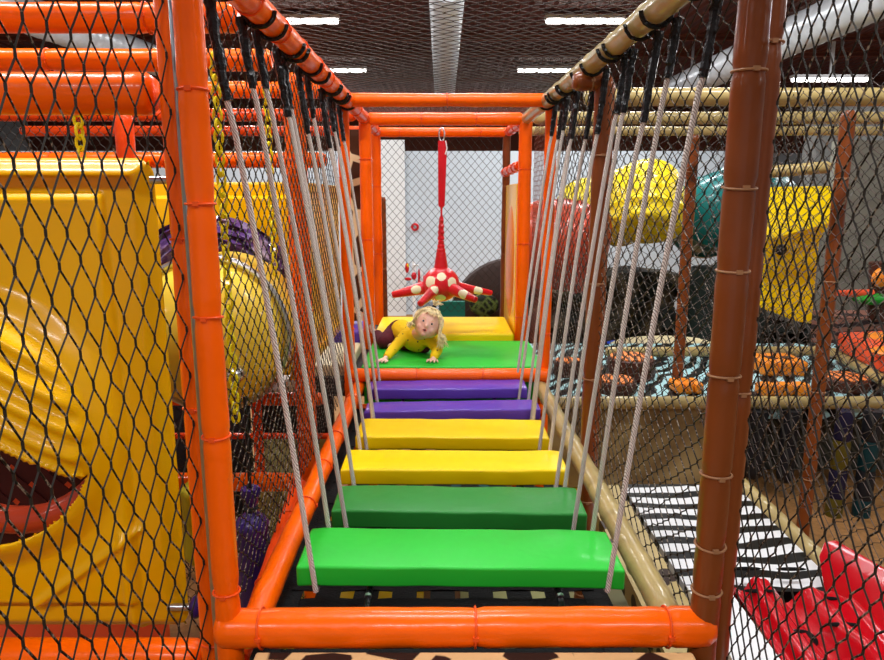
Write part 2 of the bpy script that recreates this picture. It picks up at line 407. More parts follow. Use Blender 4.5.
# platform bars
bar('orange padded rail along the front edge of the green mat', (-.53, Y1-.05, 1.128), (.63, Y1-.05, 1.128), .04, 'orange', ties=[.33, .66])
bar('lower orange padded rail below the platform edge, behind purple planks', (-.53, Y1-.05, .915), (.63, Y1-.05, .915), .036, 'orange', ties=[.4, .8])
b = MB(); b.box((-.46, Y1-.03, .945), (.56, Y1, 1.09)); tag(build('kick_panel', b, M['green']), 'narrow green vinyl panel between the two orange platform rails', 'panel')
b = MB(); b.box((-.475, Y1-.02, 1.10), (.60, Y2-.10, 1.172)); tag(build('floor_mat', b, M['green'], bevel=.012), 'bright green floor mat the child leans on', 'mat')
b = MB(); b.box((-.475, Y2-.09, 1.10), (.50, 5.32, 1.218)); tag(build('floor_mat', b, M['yellow'], bevel=.02), 'yellow floor mat one step higher behind the green mat', 'mat')
b = MB(); b.box((-1.1, Y2-.05, 1.05), (-.57, 5.4, 1.22)); tag(build('floor_mat', b, M['purple'], bevel=.02), 'purple padded mat left of the platform posts', 'mat')
b = MB(); b.box((-1.1, Y1+.06, 1.05), (-.56, Y2-.1, 1.16)); tag(build('floor_mat', b, M['cream'], bevel=.02), 'cream padded mat just left of the green mat', 'mat')
b = MB(); b.box((-1.15, Y1+.02, .98), (.62, Y3+.08, 1.095)); tag(build('platform_base', b, M['dark']), 'black base frame under the green and yellow mats of the platform', 'platform')
b = MB(); b.box((-.715, 5.0, 1.24), (-.585, 5.04, 2.62)); tag(build('print_panel', b, M['giraffe2']), 'tall giraffe print panel between the left orange posts', 'panel')
# front deck in giraffe print
t = thing('deck_pad', 'tan and dark brown giraffe print pad at the bottom edge of the picture', 'mat', (.05, .9, 0))
b = MB(); b.box((-.46, .35, .95), (.62, Y0-.058, 1.046)); build('pad', b, M['giraffe'], t, bevel=.008)
b = MB(); b.box((-.44, .4, .0), (.60, 1.40, .95)); build('base', b, M['dark'], t)

# ------------------------------------------------------------------ suspended planks
ROPE_T = []
def plank(label, colname, yf, yb, zt, x0, x1, th, tilt=0, skew=0, brownback=False):
    xc = (x0+x1)/2; yc = (yf+yb)/2
    t = thing('hanging_plank', label, 'plank', (xc, yc, zt-th), 'planks of the rope bridge')
    b = MB(); nx, ny = 28, 8
    b.box((x0, yf, zt-th), (x1, yb, zt))
    o = build('pad', b, M[colname], t, bevel=.009)
    me = o.data; bm = bmesh.new(); bm.from_mesh(me)
    bmesh.ops.subdivide_edges(bm, edges=[e for e in bm.edges if e.calc_length() > .3], cuts=26, use_grid_fill=True)
    w0 = parent_world(o.parent)
    for v in bm.verts:
        w = v.co+w0
        fx = (w.x-x0)/(x1-x0); fy = (w.y-yf)/(yb-yf)
        v.co.z += noise.noise(V((w.x*7, w.y*7, zt*9)))*.004 + tilt*(fx-.5) + .006*math.sin(PI*max(0, min(1, fy)))
        v.co.y += skew*(fx-.5)+noise.noise(V((w.x*9, w.z*9, yf)))*.003
        # pinch at seam ends
        if fx < .03 or fx > .97: v.co.z += -.003
    bm.to_mesh(me); bm.free()
    for sx in (-1, 1):
        xb = x0+.055 if sx < 0 else x1-.05
        for q, yy in enumerate((yf-.008, yb+.008)):
            top = V((XL-.05 if sx < 0 else .60, yy+(.03 if q else -.0), ZT-.02))
            if sx > 0: top.x = .662-.045*(yy-1.7)/2.1
            bot = V((xb+(.0 if q == 0 else .005), yy+skew*(.45*sx), zt-th*1.05))
            N = 14; pts = []
            for i in range(N+1):
                s = i/N; p = bot.lerp(top, s); p.x += sx*-.012*math.sin(PI*s)*.8; pts.append(p)
            sl = random.uniform(.095, .165)
            cut = bot.lerp(top, 1-sl)
            mb = MB(); mb.tube([p for p in pts if p.z < cut.z]+[cut], .0078, 8)
            # knot loop under the pad
            ins = V((bot.x, yy+(.03 if q == 0 else -.03), zt-th-.006)); mb.tube([bot, (bot+ins)/2-V((0, 0, .006)), ins], .0078, 8)
            rp = build('rope', mb, M['brownrope'] if (brownback and q == 0) or random.random() < .12 else M['rope'], t)
            mb = MB(); K = 16; cp = []; cr = []
            for i in range(K+1):
                s = i/K; cp.append(cut.lerp(top, s)+V((random.uniform(-1, 1)*.0015,)*3)); cr.append(.0115+random.uniform(-.0015, .002)+.003*s)
            mb.tube(cp, cr, 8)
            # wrap over rail
            ring = [V((XL if sx < 0 else .615-.05*(top.y-.9)/3, top.y, ZT))+V((math.cos(a)*.045, random.uniform(-.004, .004), math.sin(a)*.045)) for a in [PI*1.02+PI*.96*j/16 for j in range(17)]]
            mb.tube(ring, .007, 6, flat=.7)
            build('wrap', mb, M['blackvinyl'], rp)
    for fx in (.22, .80):
        xx = x0+(x1-x0)*fx; b = MB()
        b.tube([(xx, yf-.10, zt-th-.045), (xx, yf-.02, zt-th-.02), (xx, yb+.03, zt-th-.018)], .010, 8)
        rd = build('support_rod', b, M['blackvinyl'], t)
        b = MB(); b.tube([(xx, yf-.025, zt-th-.014), (xx, yf-.017, zt-th-.012)], .0105, 8); build('sleeve', b, M['steel'], rd)
plank('bright green padded plank, nearest of the rope bridge', 'green', 1.752, 1.985, 1.124, -.412, .518, .062, tilt=-.01)
plank('dark green padded plank, second nearest of the rope bridge', 'dkgreen', 2.185, 2.40, 1.082, -.384, .504, .066, tilt=-.012)
plank('yellow padded plank just beyond the dark green one', 'yellow', 2.525, 2.745, 1.093, -.402, .501, .064, tilt=-.005)
plank('yellow padded plank just before the purple ones', 'yellow', 2.98, 3.25, 1.062, -.401, .498, .062, tilt=-.008)
plank('purple padded plank, nearer of the two purple ones', 'purple', 3.33, 3.50, 1.080, -.400, .506, .058, tilt=.012, skew=.01)
plank('purple padded plank, farthest of the bridge before the green mat', 'purple', 3.62, 3.81, 1.11, -.415, .474, .060, tilt=.006, skew=.01)

# ------------------------------------------------------------------ woven strap floor under the bridge
def straps(label, x0, x1, y0, y1, z, px, wx, py, wy, m, name='strap_net'):
    b = MB(); nx = int((x1-x0)/px); ny = int((y1-y0)/py)
    for i in range(nx+1):
        X = x0+i*px; rings = []
        for j in range(ny*2+1):
            Y = y0+j*py/2; zz = z+(.004 if (i+j//2) % 2 else -.004)*(1 if j % 2 == 0 else 0)-.02*math.sin(PI*(Y-y0)/(y1-y0))
            rings.append([V((X-wx/2, Y, zz)), V((X+wx/2, Y, zz)), V((X+wx/2, Y, zz-.003)), V((X-wx/2, Y, zz-.003))])
        b.quadstrip(rings)
    for j in range(ny+1):
        Y = y0+j*py; rings = []
        for i in range(nx*2+1):
            X = x0+i*px/2; zz = z+(.004 if (i//2+j) % 2 == 0 else -.004)*(1 if i % 2 == 0 else 0)-.02*math.sin(PI*(Y-y0)/(y1-y0))
            rings.append([V((X, Y-wy/2, zz)), V((X, Y+wy/2, zz)), V((X, Y+wy/2, zz-.003)), V((X, Y-wy/2, zz-.003))])
        b.quadstrip(rings)
    return tag(build(name, b, m, fixn=False, smooth=False), label, 'net')
straps('black woven strap net stretched beneath the hanging planks', -.47, .58, Y0-.02, Y1-.1, .955, .118, .076, .105, .060, M['belt'])
# lower play floor mats seen through the gaps
for i, (c, lb, x, y) in enumerate([('yellow', 'yellow floor tile glimpsed through the strap net, left part', -1.0, 2.2), ('palegreen', 'pale green floor tile glimpsed through the middle of the strap net', .1, 2.2),
                         ('teal', 'teal floor tile glimpsed through the strap net near the middle', -.05, 3.75), ('foamorange', 'orange floor tile glimpsed through the strap net at left', -1.0, 3.75), ('yellow', 'yellow floor tile glimpsed through the strap net at right', .55, 3.75)]):
    b = MB(); w = .9 if i in (0, 1) else .5
    b.box((x, y, .0), (x+w, y+1.2, .03)); tag(build('floor_tile', b, M[c]), lb, 'mat')

# ------------------------------------------------------------------ nets
jl = lambda a, b_: .012*math.sin(PI*b_)*math.sin(5*a)
# near left net : from behind-left post towards the viewer
A = V((-.635, 1.66, 0)); B = V((-.86, .98, 0)); D = (B-A)
net('large black diamond mesh net in the left foreground over the yellow panel', (A.x, A.y, .05), D, (0, 0, 1), D.length, 3.05, .053, .128, .0026, bulge=jl)
A = V((.755, 1.60, 0)); B = V((.80, .80, 0)); D = (B-A)
net('large black diamond mesh net in the right foreground beside the brown post', (A.x, A.y, .05), D, (0, 0, 1), D.length, 3.05, .046, .082, .0022, bulge=jl)
net('black mesh net closing the left side of the rope bridge', (-.575, Y0+.03, 1.02), (0, 1, 0), (0, 0, 1), Y1-Y0-.05, 1.66, .072, .058, .0019, bulge=jl)
net('black mesh net closing the right side of the rope bridge', (.655, Y0+.05, 1.02), (0, 1, 0), (0, 0, 1), Y1-Y0-.05, 1.66, .090, .062, .0019, bulge=jl)
net('mesh net stretched overhead as the roof of the rope bridge', (-.52, 1.0, 2.71), (1, 0, 0), (0, 1, 0), 1.15, Y1-1.0, .065, .07, .0014, m=[M['net_dark'], M['glintnet']])
net('mesh net roof above the platform between the arches', (-.52, Y1+.02, 2.71), (1, 0, 0), (0, 1, 0), 1.08, Y3-Y1, .055, .06, .0016, m=[M['rednet'], M['glintnet']], sides=3)
net('black mesh net at the far end of the platform in front of the white wall', (-.50, Y3, 1.2), (1, 0, 0), (0, 0, 1), 1.02, 1.45, .064, .072, .0022, m=M['net_dark'], sides=3, jit=.02, knots=False)
net('black mesh net on the far right module above the tan toddler rail', (.75, 4.62, .78), (1, 0, 0), (0, 0, 1), 3.4, 2.0, .085, .085, .0024, m=[M['net_dark'], M['glintnet']], sides=3)
net('black mesh net along the outer side of the right module', (1.75, 1.9, .65), (0, 1, 0), (0, 0, 1), 2.6, 2.0, .10, .075, .0019, m=[M['net_dark'], M['glintnet']], sides=3)
net('fine dark mesh net behind the orange bars at upper left', (-3.2, 3.6, 2.3), (1, 0, 0), (0, 0, 1), 2.5, .4, .05, .06, .0018, m=M['net_dark'], sides=3)
net('dark mesh net hanging below the orange bars at lower left', (-1.5, 3.0, .2), (1, 0, 0), (0, 0, 1), .85, 1.0, .05, .06, .0018, m=M['net_dark'], sides=3)
net('rust coloured mesh net on the right side of the platform', (.62, Y1, 1.15), (0, 1, 0), (0, 0, 1), Y2-Y1, 1.45, .06, .06, .0017, m=M['rednet'], sides=3)

# ================================================================== LEFT SIDE
for lb, v, Y, r, st_, x1, z in [('thick orange bar at the very top left, nearest of the ceiling level bars', 18, 2.16, .043, 'orange', -.60, None),
                     ('second orange bar from the top left, behind the thick one', 60, 2.80, .042, 'orange', -.66, None),
                     ('third orange bar from the top, seen between the left posts', 90, 3.56, .041, 'orange', -.56, None),
                     ('thin orange bar far back, fourth from the top at left', 115, 4.6, .04, 'deep', -.56, None),
                     ('thin orange bar farthest back, fifth from the top at left', 131, 5.7, .04, 'deep', -.58, None),
                     ('orange bar just above the yellow panels, lowest of the upper left bars', 160, 3.62, .040, 'orange', -.60, None)]:
    z = P(250, v, Y).z
    bar(lb, (-3.4, Y, z), (x1, Y, z), r, st_, n_ties=5, group='orange bars at upper left')
z = P(90, 90, 1.66).z
bar('large orange horizontal bar above the big yellow panel, ending at the left post', (-2.2, 1.72, z), (-.69, 1.72, z), .05, 'orange', ties=[.2, .42])
z = P(90, 650, 1.70).z
bar('orange bar beneath the big yellow panel at the bottom left corner', (-2.2, 1.74, z-.05), (-.69, 1.74, z-.05), .05, 'orange', ties=[.3])
bar('upright orange padded post behind the top of the big yellow panel', (P(118, 150, 3.4).x, 3.45, 0), (P(118, 110, 3.4).x, 3.45, 2.55), .045, 'deep', n_ties=3)
bar('orange bar under the yellow panel with the round opening, left of bridge', (-2.4, 3.55, P(260, 399, 3.55).z), (-.64, 3.55, P(260, 399, 3.55).z), .035, 'orange', n_ties=3)
bar('thin orange bar in the dark opening left of the bridge', (-2.4, 3.75, P(280, 436, 3.75).z), (-.64, 3.75, P(280, 436, 3.75).z), .018, 'deep', n_ties=2)
bar('orange bar crossing low on the left behind the front post', (-2.4, 2.9, P(260, 482, 2.9).z), (-.64, 2.9, P(260, 482, 2.9).z), .042, 'orange', n_ties=3)
bar('thin upright orange post in the dark opening left of the bridge', (P(258, 430, 3.4).x, 3.4, .1), (P(258, 430, 3.4).x, 3.4, 1.15), .026, 'deep', n_ties=1)
bar('slanting orange rail close beside the left front post at the bottom', (-.60, 1.80, .80), (-.60, 2.70, .96), .035, 'deep', n_ties=2)
# steel pole between posts
b = MB(); b.tube([(-.604, 1.645, .0), (-.604, 1.645, 2.95)], .013, 12); tag(build('steel_pole', b, M['steel']), 'thin galvanised steel pole between the two orange left front posts', 'pole')

# big yellow moulded panel
def big_panel():
    Y = 1.95; tl = P(0, 157, Y); br = P(184, 634, Y)
    x0 = P(-95, 400, Y).x; x1 = br.x; z0 = br.z; z1 = tl.z
    t = thing('play_panel', 'large moulded yellow plastic panel with a round opening behind the left foreground net', 'panel', ((x0+x1)/2, Y, z0))
    c = P(-15, 425, Y); r = P(104, 425, Y).x-c.x
    l0 = P(0, 405, Y); l1 = P(90, 458, Y)
    ln = V((l1.z-l0.z, 0, -(l1.x-l0.x))).normalized()
    if ln.z < 0: ln = -ln
    e = P(112, 300, Y); et = P(50, 195, Y); eb = P(50, 600, Y)
    nx, ny = 110, 150; b = MB(); W, H = x1-x0, z1-z0; rad = .05
    def sm(t_): t_ = max(0, min(1, t_)); return t_*t_*(3-2*t_)
    pts = {}; info = {}
    for i in range(nx+1):
        for j in range(ny+1):
            x = x0+W*i/nx; z = z0+H*j/ny
            dx = max(0, abs(x-(x0+x1)/2)-(W/2-rad)); dz = max(0, abs(z-(z0+z1)/2)-(H/2-rad))
            dd = math.hypot(dx, dz)
            if dd > rad and dx > 0 and dz > 0:
                k_ = rad/dd
                x += -math.copysign(dx*(1-k_), x-(x0+x1)/2); z += -math.copysign(dz*(1-k_), z-(z0+z1)/2)
            ed = min(x-x0, x1-x, z-z0, z1-z)
            y = Y+.05*(1-sm(ed/.05))
            # embossed inner field
            ins = min(e.x-x, et.z-z, z-eb.z)
            y -= .03*sm(ins/.02+.5)
            # diagonal groove low down
            q = P(45, 597, Y); w_ = P(138, 530, Y); dl = (V((w_.x-q.x, 0, w_.z-q.z))).normalized(); dn = V((-dl.z, 0, dl.x))
            dv = V((x-q.x, 0, z-q.z)); dist = dv.dot(dn); al = dv.dot(dl)
            if -.02 < al < (w_-q).length+.02: y -= .02*math.exp(-(dist/.012)**2)
            q2 = P(134, 600, Y)
            if z < w_.z+.01: y -= .016*math.exp(-((x-q2.x)/.014)**2)
            d = math.hypot(x-c.x, z-c.z)
            side = V((x-l0.x, 0, z-l0.z)).dot(ln)
            if d < r+.10: y -= .05*sm((r+.10-d)/.10)
            if d < r and side > -H/ny*.8:
                y -= .10*math.sqrt(max(0, 1-(d/r)**2))
                y += .012*math.sin(max(0, side)*95)*sm((r-d)/.03)
            if d < r+.01 and abs(side) < H/ny*.75:
                x -= ln.x*side; z -= ln.z*side
            if abs(d-r) < W/nx*.7 and side < 0 and d > 1e-6:
                x = c.x+(x-c.x)*r/d; z = c.z+(z-c.z)*r/d
            pts[i, j] = len(b.v); b.v.append(V((x, y, z))); info[i, j] = ((r if abs(d-r) < W/nx*.7 else d), side if abs(side) > H/ny*.75 else 0)
    for i in range(nx):
        for j in range(ny):
            cs = [(i, j), (i+1, j), (i+1, j+1), (i, j+1)]
            cs = [k_ for k_ in cs if not (info[k_][0] < r-1e-6 and info[k_][1] < 0)]
            if len(cs) < 3: continue
            if min(info[k_][1] for k_ in cs) < 0 and sum(info[k_][0] for k_ in cs)/len(cs) < r-1e-5 and max(info[k_][1] for k_ in cs) <= 0: continue
            b.f.append(tuple(pts[k_] for k_ in cs)); b.m.append(0)
    o = build('moulded_sheet', b, M['panel'], t, fixn=False, angle=70)
    s = o.modifiers.new('thick', 'SOLIDIFY'); s.thickness = .012; s.offset = -1
    for (u, v) in ((172, 180), (187, 607)):
        p = P(u, v, Y+.01); b = MB(); b.lathe(p, [(.012, -.06), (.012, .03)], 12, axis='x'); bo = build('bolt', b, M['steel'], t)
        b = MB(); b.ell(p+V((.035 if v < 300 else .03, 0, 0)), (.022, .035, .038), 16, 10); build('bolt_cap', b, M['dark'] if v < 300 else M['pbag'], bo)
    for (u, v) in ((6, 413), (45, 427), (30, 440)):
        p = P(u, v, Y-.12); b = MB(); b.ell((p.x, Y-.09, p.z), .006, 10, 6); build('screw', b, M['steel'], t)
    # red padded lip low in the opening
    ring = [c+V((math.cos(a)*(r+.0), .10, math.sin(a)*(r+.0))) for a in [PI*(1.1+.85*q/24) for q in range(25)]]
    b = MB(); b.tube(ring, .045, 12); build('lip', b, M['redtube'], t, label='red orange rounded lip low in the opening')
big_panel()
# straps behind the opening
def strap_wall(label, a, b_, h, m):
    a, b_ = V(a), V(b_); U = (b_-a); w = U.length; U = U/w; mb = MB(); st_ = .13
    def strip(p, q, wd, off):
        d = (q-p).normalized(); s_ = d.cross(V((0, 1, 0))).normalized()*wd/2; o_ = V((0, off, 0))
        mb.quadstrip([[p-s_+o_, p+s_+o_, p+s_+o_+V((0, .004, 0)), p-s_+o_+V((0, .004, 0))], [q-s_+o_, q+s_+o_, q+s_+o_+V((0, .004, 0)), q-s_+o_+V((0, .004, 0))]])
    n = int((w+h)/st_)
    for i in range(n):
        s0 = i*st_
        p = a+U*min(s0, w)+V((0, 0, max(0, s0-w))); q = a+U*max(0, s0-h)+V((0, 0, min(s0, h)))
        if (q-p).length > .05: strip(p, q, .07, 0)
        p = a+U*max(0, w-s0)+V((0, 0, max(0, s0-w))); q = a+U*min(w, w-s0+h)+V((0, 0, min(s0, h)))
        if (q-p).length > .05: strip(p, q, .07, .006)
    return tag(build('strap_wall', mb, m, fixn=False, smooth=False), label, 'net')
p = P(-20, 540, 2.3)
strap_wall('maroon crossed webbing straps inside the opening of the big yellow panel', (-2.3, 2.3, p.z-.2), (-1.05, 2.3, p.z-.2), .9, M['maroonbelt'])
b = MB(); b.box((-2.4, 2.75, 0), (-1.25, 2.8, 1.55)); tag(build('back_panel', b, M['foamred']), 'orange red panel behind the maroon straps at far left', 'panel')

# yellow panel with round hole, barrel, printed vinyl
Yp = 3.45
def hole_panel():
    x0, x1 = -1.75, -.70; z0, z1 = P(260, 375, Yp).z, P(260, 182, Yp).z
    c = P(221, 306, Yp); r = .42
    nx, ny = 60, 60; b = MB(); pts = {}; info = {}
    for i in range(nx+1):
        for j in range(ny+1):
            x = x0+(x1-x0)*i/nx; z = z0+(z1-z0)*j/ny; d = math.hypot(x-c.x, z-c.z)
            if abs(d-r) < .012: x = c.x+(x-c.x)*r/d; z = c.z+(z-c.z)*r/d
            pts[i, j] = len(b.v); b.v.append(V((x, Yp+(.03 if z > z1-.08 else 0), z))); info[i, j] = d
    for i in range(nx):
        for j in range(ny):
            cs = [(i, j), (i+1, j), (i+1, j+1), (i, j+1)]
            if sum(info[k_] for k_ in cs)/4 < r: continue
            b.f.append(tuple(pts[k_] for k_ in cs)); b.m.append(0)
    t = thing('play_panel', 'yellow plastic panel with a large round hole seen through the left bridge net', 'panel', ((x0+x1)/2, Yp, z0))
    o = build('moulded_sheet', b, M['panel'], t, fixn=False)
    s = o.modifiers.new('thick', 'SOLIDIFY'); s.thickness = .03
    # crumpled printed vinyl behind the opening
    b = MB(); rings = []
    for i in range(15):
        rr = r*(.60+.50*i/14); ring = []
        for j in range(60):
            a = 2*PI*j/60; rr2 = rr
            ring.append(c+V((math.cos(a)*rr2, -.09-.05*math.sin(PI*i/14)+noise.noise(V((math.cos(a)*5, math.sin(a)*5, i*.8)))*.07, math.sin(a)*rr2)))
        rings.append(ring)
    b.quadstrip(rings)
    o = build('printed_curtain', b, M['crumple'], fixn=False, angle=15); tag(o, 'crumpled purple printed vinyl inside the round hole of the yellow panel', 'curtain')
hole_panel()
# yellow drum roller
c = P(206, 337, 2.75); r = .325
t = thing('drum_roller', 'big yellow barrel drum with a metal rim behind the left bridge net', 'drum', (c.x, c.y, c.z-r))
b = MB(); prof = []
for i in range(17):
    q = i/16; prof.append((r*(.02+.98*math.sin(q*PI/2))*.93, -.16+.20*(1-math.cos(q*PI/2))))
b.lathe(c, prof+[(r, .06), (r, .36), (r*.9, .38)], 48, axis='y'); build('drum_shell', b, M['tubeyellow'], t)
b = MB(); ring = [c+V((math.cos(a)*r*1.01, .05, math.sin(a)*r*1.01)) for a in [2*PI*j/48 for j in range(49)]]; b.tube(ring, .014, 8); build('metal_rim', b, M['steel'], t)
b = MB(); b.ell(P(236, 374, 2.60), (.035, .06, .035), 14, 8); build('hub', b, M['steel'], t)

# yellow panel on the left plane beyond the middle post
b = MB(); z0, z1 = P(310, 378, 3.3).z, P(310, 182, 3.3).z
b.box((-.70, 3.10, z0+.06), (-.675, 4.5, z1)); b.box((-.715, 3.10, z1-.05), (-.66, 4.5, z1)); b.box((-.715, 3.10, z0+.04), (-.66, 4.5, z0+.09))
tag(build('play_panel', b, M['panel'], bevel=.006), 'yellow plastic side panel under netting just before the arch at left', 'panel')
b = MB(); b.box((-1.9, 3.42, P(270, 388, 3.5).z), (-.70, 3.6, P(270, 376, 3.5).z)); tag(build('ledge_pad', b, M['white'], bevel=.01), 'white ledge pad below the panel with the round hole', 'pad')
# cream/pale green panels low left
b = MB(); b.box((-1.24, 4.3, P(280, 437, 4.3).z), (-.72, 4.36, 1.05)); tag(build('low_panel', b, M['dark']), 'plain black panel above the pale green one left of the bridge', 'panel')  # plain black sheet filling the black area left of the bridge
b = MB(); b.box((-1.24, 4.3, .0), (-.72, 4.36, P(280, 437, 4.3).z-.004)); tag(build('low_panel', b, M['palegreen'], bevel=.01), 'pale green vinyl panel low behind the purple bag', 'panel')
b = MB(); b.box((-2.6, 4.2, .0), (-1.25, 4.26, 1.05)); tag(build('low_panel', b, M['dark'], bevel=.01), 'plain black panel in the dark opening left of the bridge', 'panel')  # second plain black sheet, farther left
b = MB(); b.box((-.93, 3.2, .0), (-.68, 3.25, .70)); tag(build('low_panel', b, M['palegreen'], bevel=.01), 'pale green vinyl board below the orange crossbar at left', 'panel')

# purple tied bag
def bag(name, label, top, zbot, r, m, stripes=None, cat='bag'):
    top = V(top); H = top.z-zbot
    t = thing(name, label, cat, (top.x, top.y, zbot))
    prof = []
    for i in range(33):
        q = i/32
        if q < .06: rr = r*(.75+.25*q/.06)
        elif q < .74: rr = r*(1-.08*(q-.06))
        elif q < .82: rr = r*(.94-.66*((q-.74)/.08))
        elif q < .86: rr = r*.24
        else: rr = r*(.24+.30*math.sin((q-.86)/.14*PI*.6))
        prof.append((rr, H*q))
    b = MB(); b.lathe((top.x, top.y, zbot), prof, 28)
    for i, v in enumerate(b.v):
        h = (v.z-zbot)/H; a = math.atan2(v.y-top.y, v.x-top.x)
        k_ = .10*math.sin(a*9)*(max(0, h-.55)/.4)+.05*noise.noise(V((v.x*12, v.y*12, v.z*7)))
        v.x += (v.x-top.x)*k_; v.y += (v.y-top.y)*k_
    build('sack', b, m, t, angle=60)
    b = MB(); ring = [V((top.x+math.cos(a)*r*.27, top.y+math.sin(a)*r*.27, zbot+H*.84)) for a in [2*PI*j/20 for j in range(21)]]; b.tube(ring, .010, 8)
    b.tube([(top.x, top.y, zbot+H*.95), (top.x, top.y, top.z+.35)], .007, 6)
    build('tie_cord', b, M['dark'], t)
    return t
Yb = 2.35
bag('punch_bag', 'purple vinyl bag gathered at the neck, hanging left of the bridge rail', P(250, 488, Yb), P(250, 612, Yb).z, .064, M['pbag'])
bag('punch_bag', 'olive yellow vinyl bag squeezed between the yellow panel and left post', P(197, 460, 2.4), P(197, 560, 2.4).z, .07, M['olive'])
# chains
def chain(label, top, n, lk=.045, r=.005, m=None):
    b = MB(); top = V(top)
    for i in range(n):
        c = top-V((0, 0, lk*.74*i)); w = lk*.28; h = lk*.5; ring = []
        for j in range(13):
            a = 2*PI*j/12; x = math.cos(a)*w; z = math.sin(a)*h
            ring.append(c+(V((x, 0, z)) if i % 2 else V((0, x, z))+V((x*.3, 0, 0))))
        b.tube(ring, r, 6, caps=False)
    return tag(build('plastic_chain', b, m or M['chain'], fixn=False), label, 'chain')
chain('short yellow plastic chain holding up the big yellow panel', P(77, 108, 2.1), 6)
chain('yellow plastic chain hanging just right of the left front post', P(214, 60, 2.25), 36)
chain('yellow plastic chain hanging from the upper bars left of the bridge', P(266, 82, 3.0), 30)

# ================================================================== CHILD
def child():
    dz = 1.172
    base = V((-.22, 4.25, dz))
    t = thing('person', 'small blond child in yellow dotted top and maroon trousers crawling on the green mat', 'person', base)
    hc = P(427.8, 323.6, 4.08)
    sL = P(405, 336, 4.22); eL = P(394, 348, 4.12); wL = P(386.5, 357.3, 4.02)
    sR = P(431, 341, 4.16); eR = P(437.5, 350, 4.10); wR = P(433.5, 357.8, 4.02)
    hL = G(383, 360.5, dz+.010); hR = G(433, 360.3, dz+.010)
    chest = P(417, 340, 4.24); belly = P(408, 341, 4.38); hip = P(399, 337, 4.52)
    hip.z = max(hip.z, dz+.085); belly.z = max(belly.z, dz+.085)
    kL = V((P(384, 347, 4.36).x, 4.36, dz+.045)); fL = V((P(377, 340, 4.62).x, 4.62, dz+.05))
    kR = V((P(424, 351, 4.22).x, 4.24, dz+.04)); fR = V((P(398, 350, 4.36).x-.01, 4.34, dz+.03))
    f = V((-.02, -.97, .20)).normalized(); up = V((.36, .15, .92)); up = (up-f*up.dot(f)).normalized(); rt = f.cross(up).normalized()
    if rt.x < 0: rt = -rt
    R = Matrix((rt, f, up)).transposed()
    def H(x, d, z): return hc+rt*x+f*d+up*z
    def cap(b, p, q, r0, r1, n=10):
        p, q = V(p), V(q); b.tube([p.lerp(q, i/6) for i in range(7)], [r0+(r1-r0)*i/6 for i in range(7)], n); b.ell(p, r0, n, 8); b.ell(q, r1, n, 8)
    def rem(o, vs, it=6):
        m = o.modifiers.new('merge', 'REMESH'); m.mode = 'VOXEL'; m.voxel_size = vs; m.use_smooth_shade = True
        s = o.modifiers.new('soft', 'SMOOTH'); s.factor = .5; s.iterations = it
    b = MB()
    # head
    b.ell(hc, (.074, .084, .088), 28, 18, rot=R)
    b.ell(H(0, .028, -.036), (.058, .052, .050), 20, 14, rot=R)     # jaw
    b.ell(H(-.030, .050, -.030), .026, 14, 10, rot=R); b.ell(H(.030, .050, -.030), .026, 14, 10, rot=R)   # cheeks
    b.ell(H(0, .058, -.064), .018, 12, 8, rot=R)                    # chin
    b.ell(H(0, .088, -.018), (.0095, .012, .011), 12, 8, rot=R); cap(b, H(0, .076, .006), H(0, .088, -.015), .006, .008)
    b.ell(H(0, .072, -.040), (.016, .010, .008), 12, 8, rot=R)
    for s in (-1, 1): b.ell(H(s*.076, -.005, -.012), (.008, .014, .020), 12, 8, rot=R)
    cap(b, H(0, -.01, -.06), chest+V((0, -.02, .04)), .036, .042)
    cap(b, chest, belly, .070, .066); cap(b, belly, hip, .066, .070)
    cap(b, sL, eL, .028, .022); cap(b, eL, wL, .022, .0155); cap(b, sR, eR, .028, .022); cap(b, eR, wR, .022, .0155)
    cap(b, chest+V((0, 0, .01)), sL, .04, .03); cap(b, chest+V((0, 0, .01)), sR, .04, .03)
    for w, h, thumb in ((wL, hL, 1), (wR, hR, -1)):
        fw = V((h.x-w.x, h.y-w.y, 0)); fw = (fw+V((0, -.03, 0))).normalized(); sd = V((-fw.y, fw.x, 0)); hh = V((h.x, h.y, dz+.013))
        cap(b, w, hh, .0145, .0135); b.ell(hh, (.024, .024, .011), 14, 8)
        for k_, (o_, L) in enumerate(((-.019, .026), (-.007, .033), (.006, .034), (.018, .028))):
            p0 = hh+sd*o_+fw*.010; p1 = hh+sd*(o_*1.55)+fw*(.014+L*.55)+V((0, 0, .004)); p2 = hh+sd*(o_*1.8)+fw*(.014+L)-V((0, 0, .004))
            cap(b, p0, p1, .0068, .0062, 8); cap(b, p1, p2, .0062, .0052, 8)
        s_ = -1 if (sd.x > 0) == (thumb > 0) else 1
        s_ = 1 if (sd*thumb).x > 0 else -1
        p0 = hh+sd*s_*.016-fw*.006; p1 = hh+sd*s_*.032+fw*.008; p2 = hh+sd*s_*.036+fw*.022-V((0, 0, .003))
        cap(b, p0, p1, .008, .0068, 8); cap(b, p1, p2, .0068, .0058, 8)
    cap(b, hip+V((-.03, 0, 0)), kL, .05, .035); cap(b, kL, fL, .033, .022); cap(b, hip+V((.03, -.02, -.01)), kR, .05, .036); cap(b, kR, fR, .033, .022)
    ft = fL+V((-.03, .03, .01)); cap(b, fL, ft, .021, .018); cap(b, ft, ft+V((-.02, .03, .03)), .018, .013)
    cap(b, fR, fR+V((-.045, .0, -.005)), .02, .015)
    o = build('body', b, M['skin'], t, fixn=False); rem(o, .0038, 3)
